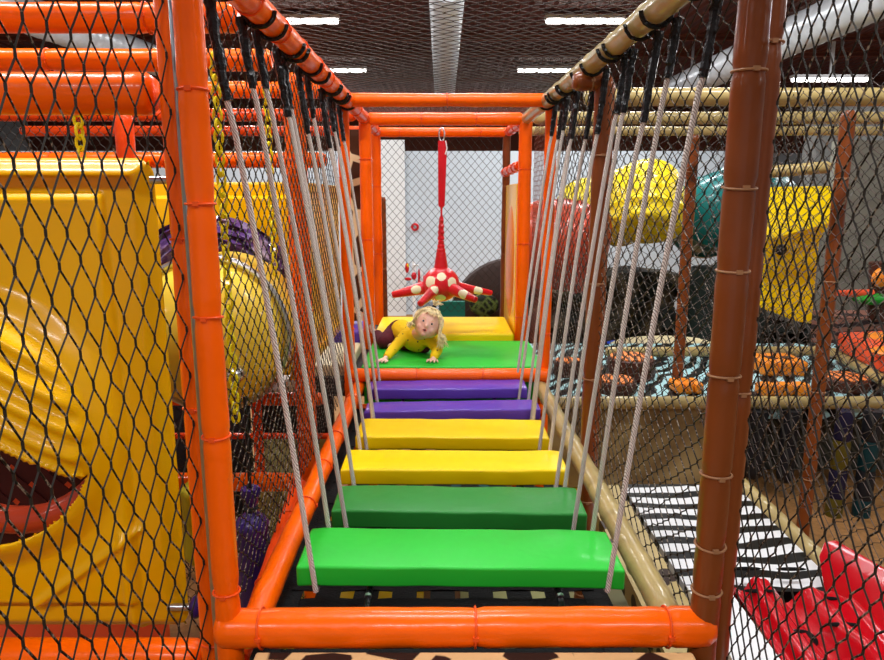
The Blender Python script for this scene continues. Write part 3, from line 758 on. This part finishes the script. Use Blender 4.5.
    # face
    for s in (-1, 1):
        b = MB(); b.ell(H(s*.0265, .0735, .006), (.0095, .005, .0052), 14, 10, rot=R); e = build('eye', b, M['eyewhite'], t)
        b = MB(); b.ell(H(s*.0265, .0775, .006), (.0065, .004, .0062), 12, 8, rot=R); build('iris', b, M['eye'], e)
        b = MB(); b.tube([H(s*.013, .082, .023), H(s*.026, .080, .027), H(s*.040, .070, .023)], [.0015, .0022, .0012], 6); build('eyebrow', b, M['hair'], t)
    b = MB(); b.ell(H(0, .079, -.043), (.0125, .006, .0065), 14, 8, rot=R); mo = build('mouth', b, M['lip'], t)
    b = MB(); b.ell(H(0, .083, -.043), (.007, .004, .0030), 12, 8, rot=R); build('mouth_opening', b, M['eye'], mo)
    # shirt
    b = MB(); cap(b, chest+V((0, -.005, .03)), chest, .055, .080, 14); cap(b, chest, belly, .081, .080, 14); cap(b, belly, hip.lerp(belly, .35)+V((0, 0, .012)), .080, .078, 14)
    cap(b, chest+V((0, 0, .015)), sL, .055, .042, 12); cap(b, chest+V((0, 0, .015)), sR, .055, .042, 12)
    for s, e, w in ((sL, eL, wL), (sR, eR, wR)):
        cap(b, s, e, .040, .033, 12); cap(b, e, e.lerp(w, .85), .034, .027, 12)
    o = build('shirt', b, M['shirt'], t, fixn=False); rem(o, .006, 5)
    for s, e, w in ((sL, eL, wL), (sR, eR, wR)):
        b = MB(); b.tube([e.lerp(w, .80), e.lerp(w, .98)], [.0265, .0235], 16); build('cuff', b, M['shirt'], o)
    b = MB(); cap(b, belly.lerp(hip, .4), hip, .070, .080, 14)
    cap(b, hip+V((-.03, 0, -.01)), kL, .066, .046, 12); cap(b, kL, fL.lerp(kL, .12), .046, .033, 12)
    cap(b, hip+V((.03, -.02, -.01)), kR, .066, .044, 12); cap(b, kR, fR.lerp(kR, .2), .042, .033, 12)
    for v in b.v: v.z = max(v.z, dz+.002)
    o = build('trousers', b, M['trousers'], t, fixn=False); rem(o, .006, 5)
    # hair
    b = MB(); b.ell(H(0, -.018, .018), (.084, .084, .085), 28, 18, rot=R); b.ell(H(0, -.035, -.02), (.080, .066, .07), 20, 12, rot=R)
    rnd = random.Random(3)
    for k_ in range(210):
        s = rnd.choice((-1, 1, 1)); a = rnd.uniform(-.9, 1.25)
        x = s*rnd.uniform(.2, 1.0)
        p0 = H(s*abs(x)*.045*rnd.random(), .052*rnd.uniform(-.6, 1), .096)
        y_ = rnd.uniform(-.075, .036)
        p1 = H(s*rnd.uniform(.058, .084), y_, .045+rnd.uniform(-.01, .015)); p2 = H(s*rnd.uniform(.078, .094), y_*.9+.004, -.020)
        L = rnd.uniform(.0, .035) if s < 0 else rnd.uniform(.03, .10)
        p3 = p2+V((s*rnd.uniform(-.005, .03), rnd.uniform(-.02, .01), -L*.6)); p4 = p3+V((s*rnd.uniform(-.02, .025), rnd.uniform(-.02, .01), -L*.45))
        pts = [p0, p1, p2, p3, p4]; fine = []
        for i in range(len(pts)-1):
            for q in range(3):
                tt = q/3; A_ = pts[max(i-1, 0)]; B_ = pts[i]; C_ = pts[i+1]; D_ = pts[min(i+2, 4)]
                fine.append(.5*((2*B_)+(C_-A_)*tt+(2*A_-5*B_+4*C_-D_)*tt*tt+(3*B_-A_-3*C_+D_)*tt**3))
        fine.append(p4); n = len(fine)
        b.tube(fine, [.0045*(1-.8*(i/(n-1))**2) for i in range(n)], 5)
    # fringe wisps
    for k_ in range(26):
        x = rnd.uniform(-.055, .055); pts = [H(x*.4, .03, .100), H(x*.9, .070, .072), H(x*1.15, .080, .045+rnd.uniform(0, .02))]
        b.tube(pts, [.004, .0035, .001], 5)
    top = H(.0, .012, .106)
    for k_ in range(34):
        d = (up+rt*rnd.uniform(-1.0, 1.3)+f*rnd.uniform(-.3, .7)).normalized(); L = rnd.uniform(.03, .065)
        b.tube([top, top+up*.016+d*L*.4, top+up*.010+d*L-V((0, 0, .012))], [.004, .0035, .001], 5)
    build('hair', b, M['hair'], t, fixn=False)
    b = MB(); ring = [top+up*.006+rt*math.cos(a)*.010+f*math.sin(a)*.010 for a in [2*PI*j/12 for j in range(13)]]; b.tube(ring, .005, 6); build('hair_tie', b, M['dark'], t)
child()

# ================================================================== RED STAR TOY
def star():
    c = P(441, 284, Y2); R0 = .128
    t = thing('hanging_star_toy', 'red inflatable star toy with cream polka dots hanging above the child', 'toy', (c.x, c.y, c.z-R0))
    def spotted(b, dirs):
        n, k_ = 128, 80; base = len(b.v); b.ell(c, (R0, R0, R0*.96), n, k_)
        for fi in range(len(b.f)-k_*n-2, len(b.f)):
            q = b.f[fi]; m_ = sum((b.v[i] for i in q), V((0, 0, 0)))/len(q)-c; m_.normalize()
            for d, ang in dirs:
                if m_.dot(d) > math.cos(ang): b.m[fi] = 1
    def dr(u, v): # direction on the ball towards the viewer side
        p = P(u, v, Y2)-c; x = p.x/R0; z = p.z/R0; y = -math.sqrt(max(.02, 1-x*x-z*z)); return V((x, y, z)).normalized()
    b = MB(); spotted(b, [(dr(430, 280), .33), (dr(441.5, 274.5), .25), (dr(452.5, 281), .31), (dr(440.5, 297), .30), (dr(451, 301), .22), (V((0, 1, .2)).normalized(), .3), (V((1, .3, 0)).normalized(), .3)])
    build('ball', b, [M['redvinyl'], M['spot']], t)
    for u, v, Y, r0, dot in ((392, 295, Y2, .045, .50), (420, 304, Y2-.34, .040, .45), (476, 300, Y2-.24, .042, .70), (492, 293, Y2+.12, .036, .70), (450, 290, Y2+.4, .04, .5)):
        tip = P(u, v, Y); d = (tip-c); b = MB(); n = 18; N = 70
        pts = [c+d*(.22+.78*i/N) for i in range(N+1)]; rs = [r0*(1.12-.62*i/N)+(0.0) for i in range(N+1)]; rs[-1] *= .6
        b.tube(pts, rs, 48)
        ax = d.normalized(); cen = c+d*dot
        tocam = (V((0, 0, CH))-cen).normalized(); tocam = (tocam-ax*tocam.dot(ax)).normalized(); side = ax.cross(tocam)
        for fi, q in enumerate(b.f):
            m_ = sum((b.v[i] for i in q), V((0, 0, 0)))/len(q)-cen
            if m_.dot(tocam) > 0 and (m_.dot(ax)/.036)**2+(m_.dot(side)/.030)**2 < 1: b.m[fi] = 1
        build('star_arm', b, [M['redvinyl'], M['spot']], t, angle=70)
    b = MB(); top = V((P(441, 240, Y2).x, Y2, P(441, 240, Y2).z)); a0 = c+V((0, 0, R0*.75)); N = 22
    pts = [a0.lerp(top, i/N) for i in range(N+1)]; rs = [.052-.034*(i/N)+.004*math.sin(i*2.2)*(i/N) for i in range(N+1)]
    b.tube(pts, rs, 14); build('neck', b, M['redvinyl'], t)
    b = MB(); end = V((P(442.5, 142, Y2).x, Y2, 2.52)); N = 60; rings = []
    for i in range(N+1):
        s = i/N; p = top.lerp(end, s); w = .020+.010*s; tw = (1-s)*2.2*(1 if s < .35 else .5)
        w *= 1+.35*math.sin(i*1.7)*(s < .22)
        x = V((math.cos(tw), math.sin(tw)*.6, 0))*w; y = V((-math.sin(tw), math.cos(tw), 0))*(.012 if s < .25 else .006)
        rings.append([p-x-y, p+x-y, p+x+y, p-x+y])
    b.quadstrip(rings); build('strap', b, M['redvinyl'], t)
    b = MB(); ring = [V((end.x-.005, Y2, 2.56))+V((math.cos(a)*.018, 0, math.sin(a)*.045)) for a in [2*PI*j/16 for j in range(17)]]; b.tube(ring, .005, 8)
    build('carabiner', b, M['steel'], t)
    b = MB(); b.tube([end+V((.02, -.01, .0)), end+V((.03, -.012, -.05)), end+V((.018, -.015, -.09))], .004, 6); build('string', b, M['white'], t)
star()

# ================================================================== BEHIND THE PLATFORM
Yw = 23.9
def flat(name, label, cat, mb, m): return tag(build(name, mb, m), label, cat)
c = P(415, 227, 12.45); b = MB(); ring = [c+V((math.cos(a)*.052, 0, math.sin(a)*.052)) for a in [2*PI*j/24 for j in range(25)]]; b.tube(ring, .021, 8); flat('wall_sign', 'small round red ring sign on the white wall', 'sign', b, M['redvinyl'])
c = P(414, 275, 12); t = thing('candy_display', 'small red and white candy stripe cutouts on the far wall left of the star', 'decoration', c-V((0, 0, .3)))
for u, v, w, h, mm in ((407, 268, .06, .12, 'redvinyl'), (407.5, 266, .04, .06, 'yellow'), (408, 279, .10, .04, 'redvinyl'), (414, 276, .08, .09, 'redvinyl'), (414, 276, .04, .05, 'white'), (419, 277, .035, .20, 'redvinyl'), (421.5, 275, .03, .18, 'white'), (416, 265, .09, .03, 'white'), (420, 283, .08, .05, 'redvinyl'), (424, 280, .03, .12, 'redvinyl')):
    p = P(u, v, 12); b = MB(); b.ell(p, (w*.6, .02, h*.75), 14, 8); build('candy_piece', b, M[mm], t)
b = MB(); b.tube([(P(414, 275, 12).x, 12.05, 0), (P(414, 275, 12).x, 12.05, P(414, 262, 12).z)], .03, 10); build('stand', b, M['white'], t)
# round brown tree-like mound
c = P(512, 322, 9); b = MB(); r = 9*64/680
b.lathe(c-V((0, 0, 0)), [(.02, -.10), (r*.93, -.10), (r, -.06), (r, .2), (.02, .2)], 48, axis='y'); flat('round_panel', 'big dark brown round foam disc beyond the platform at right', 'panel', b, mat('dark_cocoa', (.028, .010, .005), .5))
c = P(484, 305, 8.7); b = MB(); b.ell(c, (.19, .05, .15), 20, 12); b.box((c.x-.05, 8.68, 0), (c.x+.05, 8.74, c.z)); flat('leaf_bush', 'dark green leaf print bush in front of the brown disc', 'plant', b, M['darkleaf'])
c = P(452, 312, 8.2); b = MB(); b.box((c.x-.16, 8.2, 0), (c.x+.16, 8.3, P(450, 302, 8.2).z)); flat('low_panel', 'dark teal panel behind the child below the star toy', 'panel', b, mat('dark_teal', (.01, .13, .09), .5))
c = P(425, 308, 10); b = MB(); b.box((c.x-.12, 10, 0), (c.x+.12, 10.2, P(420, 302, 10).z)); flat('grey_cabinet', 'grey cabinet against the white wall behind the child', 'cabinet', b, mat('mid_grey', (.25, .27, .3), .5))

# upright yellow panel at right of the platform
def right_panel():
    z0, z1 = 1.10, P(512, 187, 5.2).z+.02; x = .515
    t = thing('play_panel', 'upright yellow plastic panel with an orange oval bulge at the right of the platform', 'panel', (x, 5.2, z0))
    b = MB(); b.box((x, Y2+.06, z0), (x+.05, Y3-.05, z1)); build('board', b, M['panel'], t, bevel=.015)
    b = MB(); b.ell((x+.005, 5.12, (z0+z1)/2), (.035, .25, .42), 24, 16); build('bulge', b, M['amber'], t, label='orange oval bulge')
right_panel()

# ================================================================== RIGHT SIDE
bar('brown padded post at the far corner of the right module', (1.86, 5.2, 0), (1.86, 5.2, 2.6), .042, 'brown', n_ties=5)
bar('brown padded post right of the folded yellow slide piece', (2.26, 3.94, 0), (2.26, 3.94, 2.62), .040, 'brown', n_ties=4)
bar('thin brown post in the dark space below the tan rail', (2.45, 5.0, 0), (2.45, 5.0, .68), .035, 'brown', n_ties=1)
bar('narrow brown padded post glued beside the middle right post', (.690, 2.96, 0), (.690, 2.96, 2.62), .028, 'brown', n_ties=3)
bar('thick tan bamboo style rail crossing the upper right, nearest', (.72, 3.6, P(800, 97, 3.6).z), (4.2, 3.6, P(800, 97, 3.6).z), .046, 'bamboo', n_ties=0, group=None)
bar('tan bamboo style rail crossing the upper right, second from the top', (.62, 4.8, P(800, 118, 4.8).z), (5.2, 4.8, P(800, 118, 4.8).z), .042, 'bamboo', n_ties=0)
bar('thin yellowish bamboo style rail crossing the upper right, third from the top', (.62, 5.7, P(800, 131, 5.7).z), (5.6, 5.7, P(800, 131, 5.7).z), .036, 'bamboo', n_ties=0)
bar('short tan rail just above the folded yellow slide piece', (1.70, 3.98, P(800, 171, 3.98).z-.02), (2.20, 3.96, P(800, 167, 3.96).z), .034, 'bamboo', n_ties=0)
zr = P(700, 401, 4.7).z
bar('long tan bamboo style rail along the front of the toddler deck', (.62, 4.66, zr), (5.2, 4.66, zr), .046, 'bamboo', n_ties=0)
ZD = zr-.02
p1, p2 = G(606, 352, ZD+.10), G(830, 351, ZD+.10)
bar('tan rail along the back edge of the toddler deck', p1, p2, .045, 'bamboo', n_ties=0)
bar('tan rail slanting toward the viewer at the right of the toddler deck', G(832, 352, ZD+.10), G(905, 392, ZD+.10), .045, 'bamboo', n_ties=0)
b = MB(); b.box((.70, 4.72, ZD-.12), (6.0, 6.75, ZD)); flat('toddler_deck', 'raised toddler deck covered in pale blue and black zebra print', 'deck', b, M['icezebra'])
b = MB(); b.box((.64, 4.70, .05), (2.0, 4.74, zr-.06)); flat('printed_board', 'tan stone print panel below the long tan rail', 'panel', b, M['stone'])
b = MB(); b.box((2.0, 5.15, .0), (6.0, 5.2, ZD-.13)); flat('ribbed_panel', 'dark olive ribbed panel under the toddler deck', 'panel', b, M['darkwall'])
# logs and blocks
def stump(label, u, v, w, h):
    c = G(u, v, ZD); r = w/2/680*c.y; hh = h/680*c.y; c.y += r*.9
    t = thing('foam_log', label, 'seat', c)
    b = MB(); b.lathe(c, [(r*.96, 0), (r, .02), (r*1.0, hh*.5), (r*.97, hh), (r*.85, hh+.012)], 32); 
    for q in b.v: a = math.atan2(q.y-c.y, q.x-c.x); k_ = 1+.02*math.sin(a*11); q.x = c.x+(q.x-c.x)*k_; q.y = c.y+(q.y-c.y)*k_
    build('log_side', b, M['logbrown'], t)
    b = MB(); b.lathe(c+V((0, 0, hh)), [(r*.86, 0), (r*.86, .02), (.01, .025)], 32); build('log_top', b, M['logtop'], t, label='orange growth ring top')
stump('dark brown foam log with orange top, behind the nearer one at centre right', 636, 382, 50, 20)
stump('dark brown foam log seat right of the middle brown post', 620, 396, 44, 11)
stump('wide dark brown foam log seat with orange streaked top at far right', 856, 394, 50, 11)
stump('brown orange foam log left of the middle brown post', 570, 378, 30, 14)
def block(label, u, v, w, h, dep, m='foamorange', face=False):
    c = G(u, v, ZD); s = c.y/680; t = thing('foam_block', label, 'block', c)
    b = MB(); n = 3; W = w*s
    for i in range(n): b.box((c.x-W/2+W*i/n+.002, c.y, ZD), (c.x-W/2+W*(i+1)/n-.002, c.y+dep, ZD+h*s))
    build('foam', b, M[m], t, bevel=.03)
    if face:
        for q in (-.18, .18):
            b = MB(); b.box((c.x+q*W-.04, c.y+dep*.3, ZD+h*s), (c.x+q*W+.04, c.y+dep*.55, ZD+h*s+.006)); build('slot', b, M['logbrown'], t)
block('larger orange foam block with dark slots on top, on the toddler deck', 786, 377, 46, 16, .35, face=True)
block('orange foam block just behind the long tan rail, nearer of the pair', 786, 397, 54, 13, .12)
block('orange foam block beside the right front post on the toddler deck', 690, 395, 30, 12, .2)
b = MB(); pl = [G(836, 350, ZD+.15), G(900, 382, ZD+.15), G(985, 382, ZD+.15), G(925, 346, ZD+.15)]; b.prism(pl, (0, 0, .16)); 
t = thing('foam_ramp', 'orange and coral foam pad behind the slanting tan rail', 'pad', pl[0]-V((0, 0, .15)))
build('foam', b, M['foamred'], t, bevel=.03)
cen = sum(pl, V((0, 0, 0)))/4
b = MB()
for i in range(4):
    for j in range(2):
        b = MB()
        if (i+j) % 2: q = pl[0].lerp(pl[3], (i+.5)/4).lerp(pl[1].lerp(pl[2], (i+.5)/4), (j+.5)/2)+V((0, 0, .16)); b.ell(q, (.17, .16, .03), 20, 8); build('orange_patch', b, M['foamorange'], t)
b = MB(); c = G(640, 346, ZD+.12); b.ell((P(664, 345, 6.9).x, 6.95, P(664, 336, 6.95).z-.10), (.56, .18, .10), 24, 12); flat('tan_cushion', 'pale tan rounded cushion behind the back rail of the toddler deck', 'cushion', b, M['cream'])
c = P(617, 346, 7.2); b = MB(); b.ell((c.x, 7.2, c.z), (.16, .12, .06), 16, 10); b.box((c.x-.1, 7.12, 0), (c.x+.1, 7.28, c.z)); flat('blue_bolster', 'small blue cushion glimpsed beyond the toddler deck', 'cushion', b, M['blue'])
# dark climbing rock
def rock(name, label, x0, x1, y, ztop, m, s=1.0):
    b = MB(); rings = []; nx, nz = 40, 18; 
    for j in range(nz+1):
        ring = []
        for i in range(nx+1):
            fx = i/nx; fz = j/nz; zt = ztop*(1-.05*abs(math.sin(fx*4.3)))
            bulge = .35*math.sin(PI*fx)**.5*(1-fz*.5)
            ring.append(V((x0+(x1-x0)*fx, y-bulge+noise.noise(V((fx*7, fz*5, y)))*.35*s, zt*fz)))
        rings.append(ring)
    b.quadstrip(rings, closed=False)
    b.quadstrip([rings[-1], [V((q.x, y+.5, q.z)) for q in rings[-1]], [V((q.x, y+.5, 0)) for q in rings[-1]]], closed=False)
    return flat(name, label, 'climbing wall', b, m)
rock('camouflage_rock', 'dark camouflage patterned padded wall behind the right ropes', 0.95, 2.88, 8.2, P(650, 271, 8).z, M['camo'])
rock('camouflage_rock', 'low dark padded mound behind the folded yellow slide piece', 3.85, 5.5, 8.7, P(790, 318, 8.5).z, M['camo'])
b = MB(); b.box((.66, 9.2, 0), (1.3, 9.3, P(550, 290, 9).z)); flat('screen', 'dark panel below the red tube right of the platform', 'panel', b, M['dark'])

# slide tubes
def pipe(name, label, pts, r, m, ribs=8, close=True, cat='slide'):
    pts = [V(p) for p in pts]; fine = []; N = 16
    for i in range(len(pts)-1):
        for q in range(N):
            tt = q/N; A_ = pts[max(i-1, 0)]; B_ = pts[i]; C_ = pts[i+1]; D_ = pts[min(i+2, len(pts)-1)]
            fine.append(.5*((2*B_)+(C_-A_)*tt+(2*A_-5*B_+4*C_-D_)*tt*tt+(3*B_-A_-3*C_+D_)*tt**3))
    fine.append(pts[-1]); n = len(fine)
    rs = [r*(1+(.07 if i % ribs == 0 else 0)) for i in range(n)]
    if close:
        for i in range(4): rs[i] *= math.sqrt(1-((4-i)/4.2)**2); rs[-1-i] *= math.sqrt(1-((4-i)/4.2)**2)
    b = MB(); b.tube(fine, rs, 32); 
    return tag(build(name, b, m, angle=50), label, cat)
bump = mat('bumpy_yellow_plastic', (.80, .60, .01), .35, coat=.3)
nt = bump.node_tree; tc = nt.nodes.new('ShaderNodeTexCoord'); vo = nt.nodes.new('ShaderNodeTexVoronoi'); vo.inputs['Scale'].default_value = 9
bp = nt.nodes.new('ShaderNodeBump'); bp.inputs['Distance'].default_value = .05; bp.invert = True; bp.inputs['Strength'].default_value = .8
nt.links.new(tc.outputs['Object'], vo.inputs['Vector']); nt.links.new(vo.outputs['Distance'], bp.inputs['Height']); nt.links.new(bp.outputs['Normal'], nt.nodes['Principled BSDF'].inputs['Normal'])
pipe('slide_tube', 'yellow dimpled slide tube hanging behind the right ropes', [P(578, 208, 9.5), P(620, 210, 8.2), P(645, 198, 7.6), P(645, 234, 7.35)], .405, bump)
pipe('slide_tube', 'teal slide tube behind the right front post', [P(703, 228, 8.6), P(712, 212, 8.0), P(745, 205, 8.0), P(775, 215, 8.6)], .42, M['teal'])
pipe('slide_tube', 'red ribbed slide tube between the platform and the right ropes', [P(538, 245, 7.0), P(565, 245, 6.7), P(598, 252, 6.5)], .42, M['redtube'], ribs=5)
b = MB(); z = P(700, 300, 7.6); b.lathe((3.32, 7.9, 0), [(.45, 0), (.45, P(700, 276, 7.9).z), (.4, P(700, 268, 7.9).z)], 28); flat('dark_drum', 'dark green black round column below the teal tube', 'column', b, mat('dark_green_black', (.01, .018, .014), .5))
# folded yellow slide piece
t = thing('slide_chute', 'folded yellow plastic chute piece behind the right foreground net', 'slide', P(790, 326, 6.0))
Yq = 6.0
b = MB(); b.prism([P(766, 187, Yq), P(832, 186, Yq), P(832, 222, Yq), P(820, 240, Yq), P(812, 324, Yq), P(798, 322, Yq), P(762, 308, Yq)][::-1], (0, .12, 0)); build('front_sheet', b, M['yellow'], t, bevel=.02)
b = MB(); b.prism([P(766, 187, Yq)+V((0, -.005, 0)), P(832, 186, Yq)+V((0, -.005, 0)), P(834, 222, Yq-.25), P(768, 240, Yq-.25)][::-1], (0, .03, -.01)); build('folded_flap', b, M['yellow'], t, bevel=.008)
b = MB(); p = P(783, 250, Yq-.05); b.ell((p.x, Yq-.02, p.z), (.05, .03, .05), 14, 8); build('knob', b, M['dark'], t)
# grey stone vinyl wall (nearer)
b = MB(); b.box((P(836, 200, 7.6).x, 7.6, 0), (8.5, 7.8, P(850, 140, 7.6).z)); flat('stone_screen', 'plain grey green screen wall at the far right edge', 'panel', b, M['stonegrey'])
c = P(870, 345, 7.3); b = MB(); b.box((P(836, 340, 7.0).x, 7.0, 0), (6.5, 7.5, P(860, 318, 7.0).z)); flat('wood_print_box', 'brown and pink wood print box behind the coral foam pad', 'box', b, M['pinkwood'])
t = thing('foam_palm', 'small foam plant with green leaf and orange blossom at the right edge', 'plant', P(868, 318, 7.0))
b = MB(); b.tube([P(878, 320, 7.0), P(880, 262, 7.0)], .10, 14); build('trunk', b, M['logbrown'], t)
b = MB(); b.ell(P(872, 299, 6.9), (.20, .12, .06), 18, 10); build('leaf', b, M['leaf'], t)
b = MB(); b.tube([P(838, 293, 6.9), P(872, 294, 6.9)], [.03, .05], 10); build('blossom', b, M['foamred'], t)
b = MB(); b.ell(P(882, 277, 6.8), (.09, .08, .11), 16, 10, rot=Matrix.Rotation(.6, 3, 'Y')); build('fruit', b, M['foamorange'], t)
# hanging bags under the deck
def banded(label, u, v0, v1, w, cols, Y=4.35):
    top = P(u+3, v0, Y); bot = P(u, v1, Y); r = w/2/680*Y; n = len(cols); H = top.z-bot.z
    c = V((bot.x, Y, bot.z)); t = thing('hanging_bolster', label, 'bag', c)
    for i, m in enumerate(cols):
        z0 = H*i/n; z1 = H*(i+1)/n; b = MB()
        prof = [(r*.94, z0+.002), (r, z0+.02), (r, z1-.02), (r*.94, z1-.002)]
        if i == 0: prof = [(r*.5, 0), (r*.85, .02), (r, .06), (r, z1-.02), (r*.94, z1)]
        b.lathe(c, prof, 24); build('band', b, M[m], t)
    b = MB(); b.tube([c+V((0, 0, H)), c+V((0, .3, ZD-.13-c.z))], .008, 6); build('cord', b, M['dark'], t)
M['dkyellow'] = mat('shaded_yellow_vinyl', (.09, .065, .006), .5); M['dkteal'] = mat('shaded_teal_vinyl', (.003, .03, .035), .5); M['dkpurple'] = mat('shaded_purple_vinyl', (.010, .008, .03), .5)  # band colours darkened to paint in the shade under the deck
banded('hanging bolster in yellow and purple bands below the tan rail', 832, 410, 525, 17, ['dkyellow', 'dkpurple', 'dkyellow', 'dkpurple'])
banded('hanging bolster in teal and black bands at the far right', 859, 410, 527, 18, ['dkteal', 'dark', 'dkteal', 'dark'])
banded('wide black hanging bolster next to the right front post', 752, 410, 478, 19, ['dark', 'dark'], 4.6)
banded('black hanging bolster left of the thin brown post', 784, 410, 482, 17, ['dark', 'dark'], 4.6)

# zebra pad and red slide
ZZ = .55
b = MB(); b.box((1.0, 2.62, ZZ-.10), (1.66, 3.62, ZZ)); b2 = MB()
b.v = []; b.f = []; b.m = []
b.box((1.02, 2.55, ZZ-.10), (1.66, 3.62, ZZ)); flat('zebra_mat', 'black and white zebra print landing mat right of the bridge', 'mat', b, M['zebra'])
b = MB(); b.box((.80, 1.7, ZZ-.12), (1.0, 3.62, ZZ-.005)); flat('spotted_edge_pad', 'tan edge pad with dark brown spots beside the tan lower rail', 'pad', b, ramp_mat('tan_brown_spots', 'spots', (.03, .012, .006), (.48, .36, .15), 8, .32, .36))
bar('tan rail along the right edge of the zebra mat', (1.70, 2.5, ZZ+.0), (1.70, 3.7, ZZ+.0), .04, 'bamboo', n_ties=0)
bar('short thick tan rail end past the zebra mat', (1.73, 2.2, ZZ-.05), (1.73, 2.45, ZZ-.05), .05, 'bamboo', n_ties=0)
b = MB(); b.prism([(1.005, 1.2, ZZ+.03), (1.17, 1.2, ZZ+.03), (1.17, 2.545, ZZ+.03), (1.005, 2.545, ZZ+.03)], (0, 0, -ZZ-.025)); flat('white_side_panel', 'plain white padded strip left of the red slide', 'panel', b, M['white'])
def red_slide():
    Ys, Ye = 2.50, 1.15; x0, x1 = 1.175, 1.78
    t = thing('red_slide', 'glossy red moulded plastic slide in the lower right corner', 'slide', ((x0+x1)/2, 2.4, .2))
    def prof(x, s):
        f_ = (x-x0)/(x1-x0); h = 0
        for c_, w_, a in ((.0, .035, .02), (.13, .04, .05), (.20, .03, .02), (.50, .06, .025), (.74, .03, .02)):
            h += a*math.exp(-((f_-c_)/w_)**2)
        h -= .05*math.exp(-((f_-.36)/.07)**2)
        h += .05*math.exp(-((s-.30)/.10)**2)*math.exp(-((f_-.50)/.07)**2)
        h += .04*math.exp(-((s-.0)/.05)**2)*math.exp(-((f_-.2)/.08)**2)
        return h
    b = MB(); rings = []; nx, ny = 90, 70
    for j in range(ny+1):
        s = j/ny; Y = Ys+(Ye-Ys)*s; row = []
        for i in range(nx+1):
            x = x0+(x1-x0)*i/nx; z = ZZ+.03-.10*s+prof(x, s)
            if j == 0: z = ZZ-.10
            row.append(V((x, Y, z)))
        rings.append(row)
    b.quadstrip(rings, closed=False); o = build('slide_bed', b, M['red'], t, fixn=False, angle=60)
    sm_ = o.modifiers.new('thick', 'SOLIDIFY'); sm_.thickness = .012; sm_.offset = -1
    # tall side fin
    pf = [(1.56, 2.52, ZZ+.02), (1.58, 2.62, ZZ+.12), (1.62, 2.66, ZZ+.165), (1.66, 2.65, ZZ+.18), (1.78, 2.3, ZZ+.17), (1.82, 1.2, ZZ+.12), (1.66, 1.2, ZZ-.12), (1.58, 2.3, ZZ-.02)]
    b = MB(); b.prism(pf, (.03, 0, -.02)); build('side_fin', b, M['red'], t, bevel=.008)
    b = MB(); b.box((1.25, 1.2, 0), (1.72, 2.4, ZZ-.20)); build('slide_base', b, M['red'], t)
    for (u, v, a) in ((745, 585, 0), (790, 583, 0), (822, 608, 0), (840, 637, 0), (790, 641, .0), (757, 609, 0)):
        p = G(u, v, ZZ); f_ = (p.x-x0)/(x1-x0); s = (Ys-p.y)/(Ys-Ye); z = ZZ+.03-.10*s+prof(p.x, s)+.004
        b = MB(); b.ell((p.x, p.y, z), (.065, .012, .006), 16, 6); build('slot', b, M['void'], t)
    p = G(808, 630, ZZ+.02); f_ = (p.x-x0)/(x1-x0); s = (Ys-p.y)/(Ys-Ye); b = MB(); b.ell((p.x, p.y, ZZ+.03-.10*s+prof(p.x, s)), (.035, .045, .02), 18, 10); build('grip_hole', b, M['void'], t)
red_slide()

# ================================================================== CAMERA, WORLD, VIEW
cam = bpy.data.cameras.new('camera'); co = bpy.data.objects.new('camera', cam); C.objects.link(co)
co.location = (0, 0, CH); co.rotation_euler = (PI/2-TH, 0, 0)
cam.sensor_width = 36; cam.lens = F/884*36; cam.clip_start = .05; cam.clip_end = 100
bpy.context.scene.camera = co
w = bpy.data.worlds.new('world'); bpy.context.scene.world = w; w.use_nodes = True
w.node_tree.nodes['Background'].inputs['Color'].default_value = (.9, .95, 1, 1); w.node_tree.nodes['Background'].inputs['Strength'].default_value = .06
vs = bpy.context.scene.view_settings
vs.view_transform = 'Standard'; vs.look = 'None'; vs.gamma = 1; vs.use_curve_mapping = False; vs.exposure = 0.12
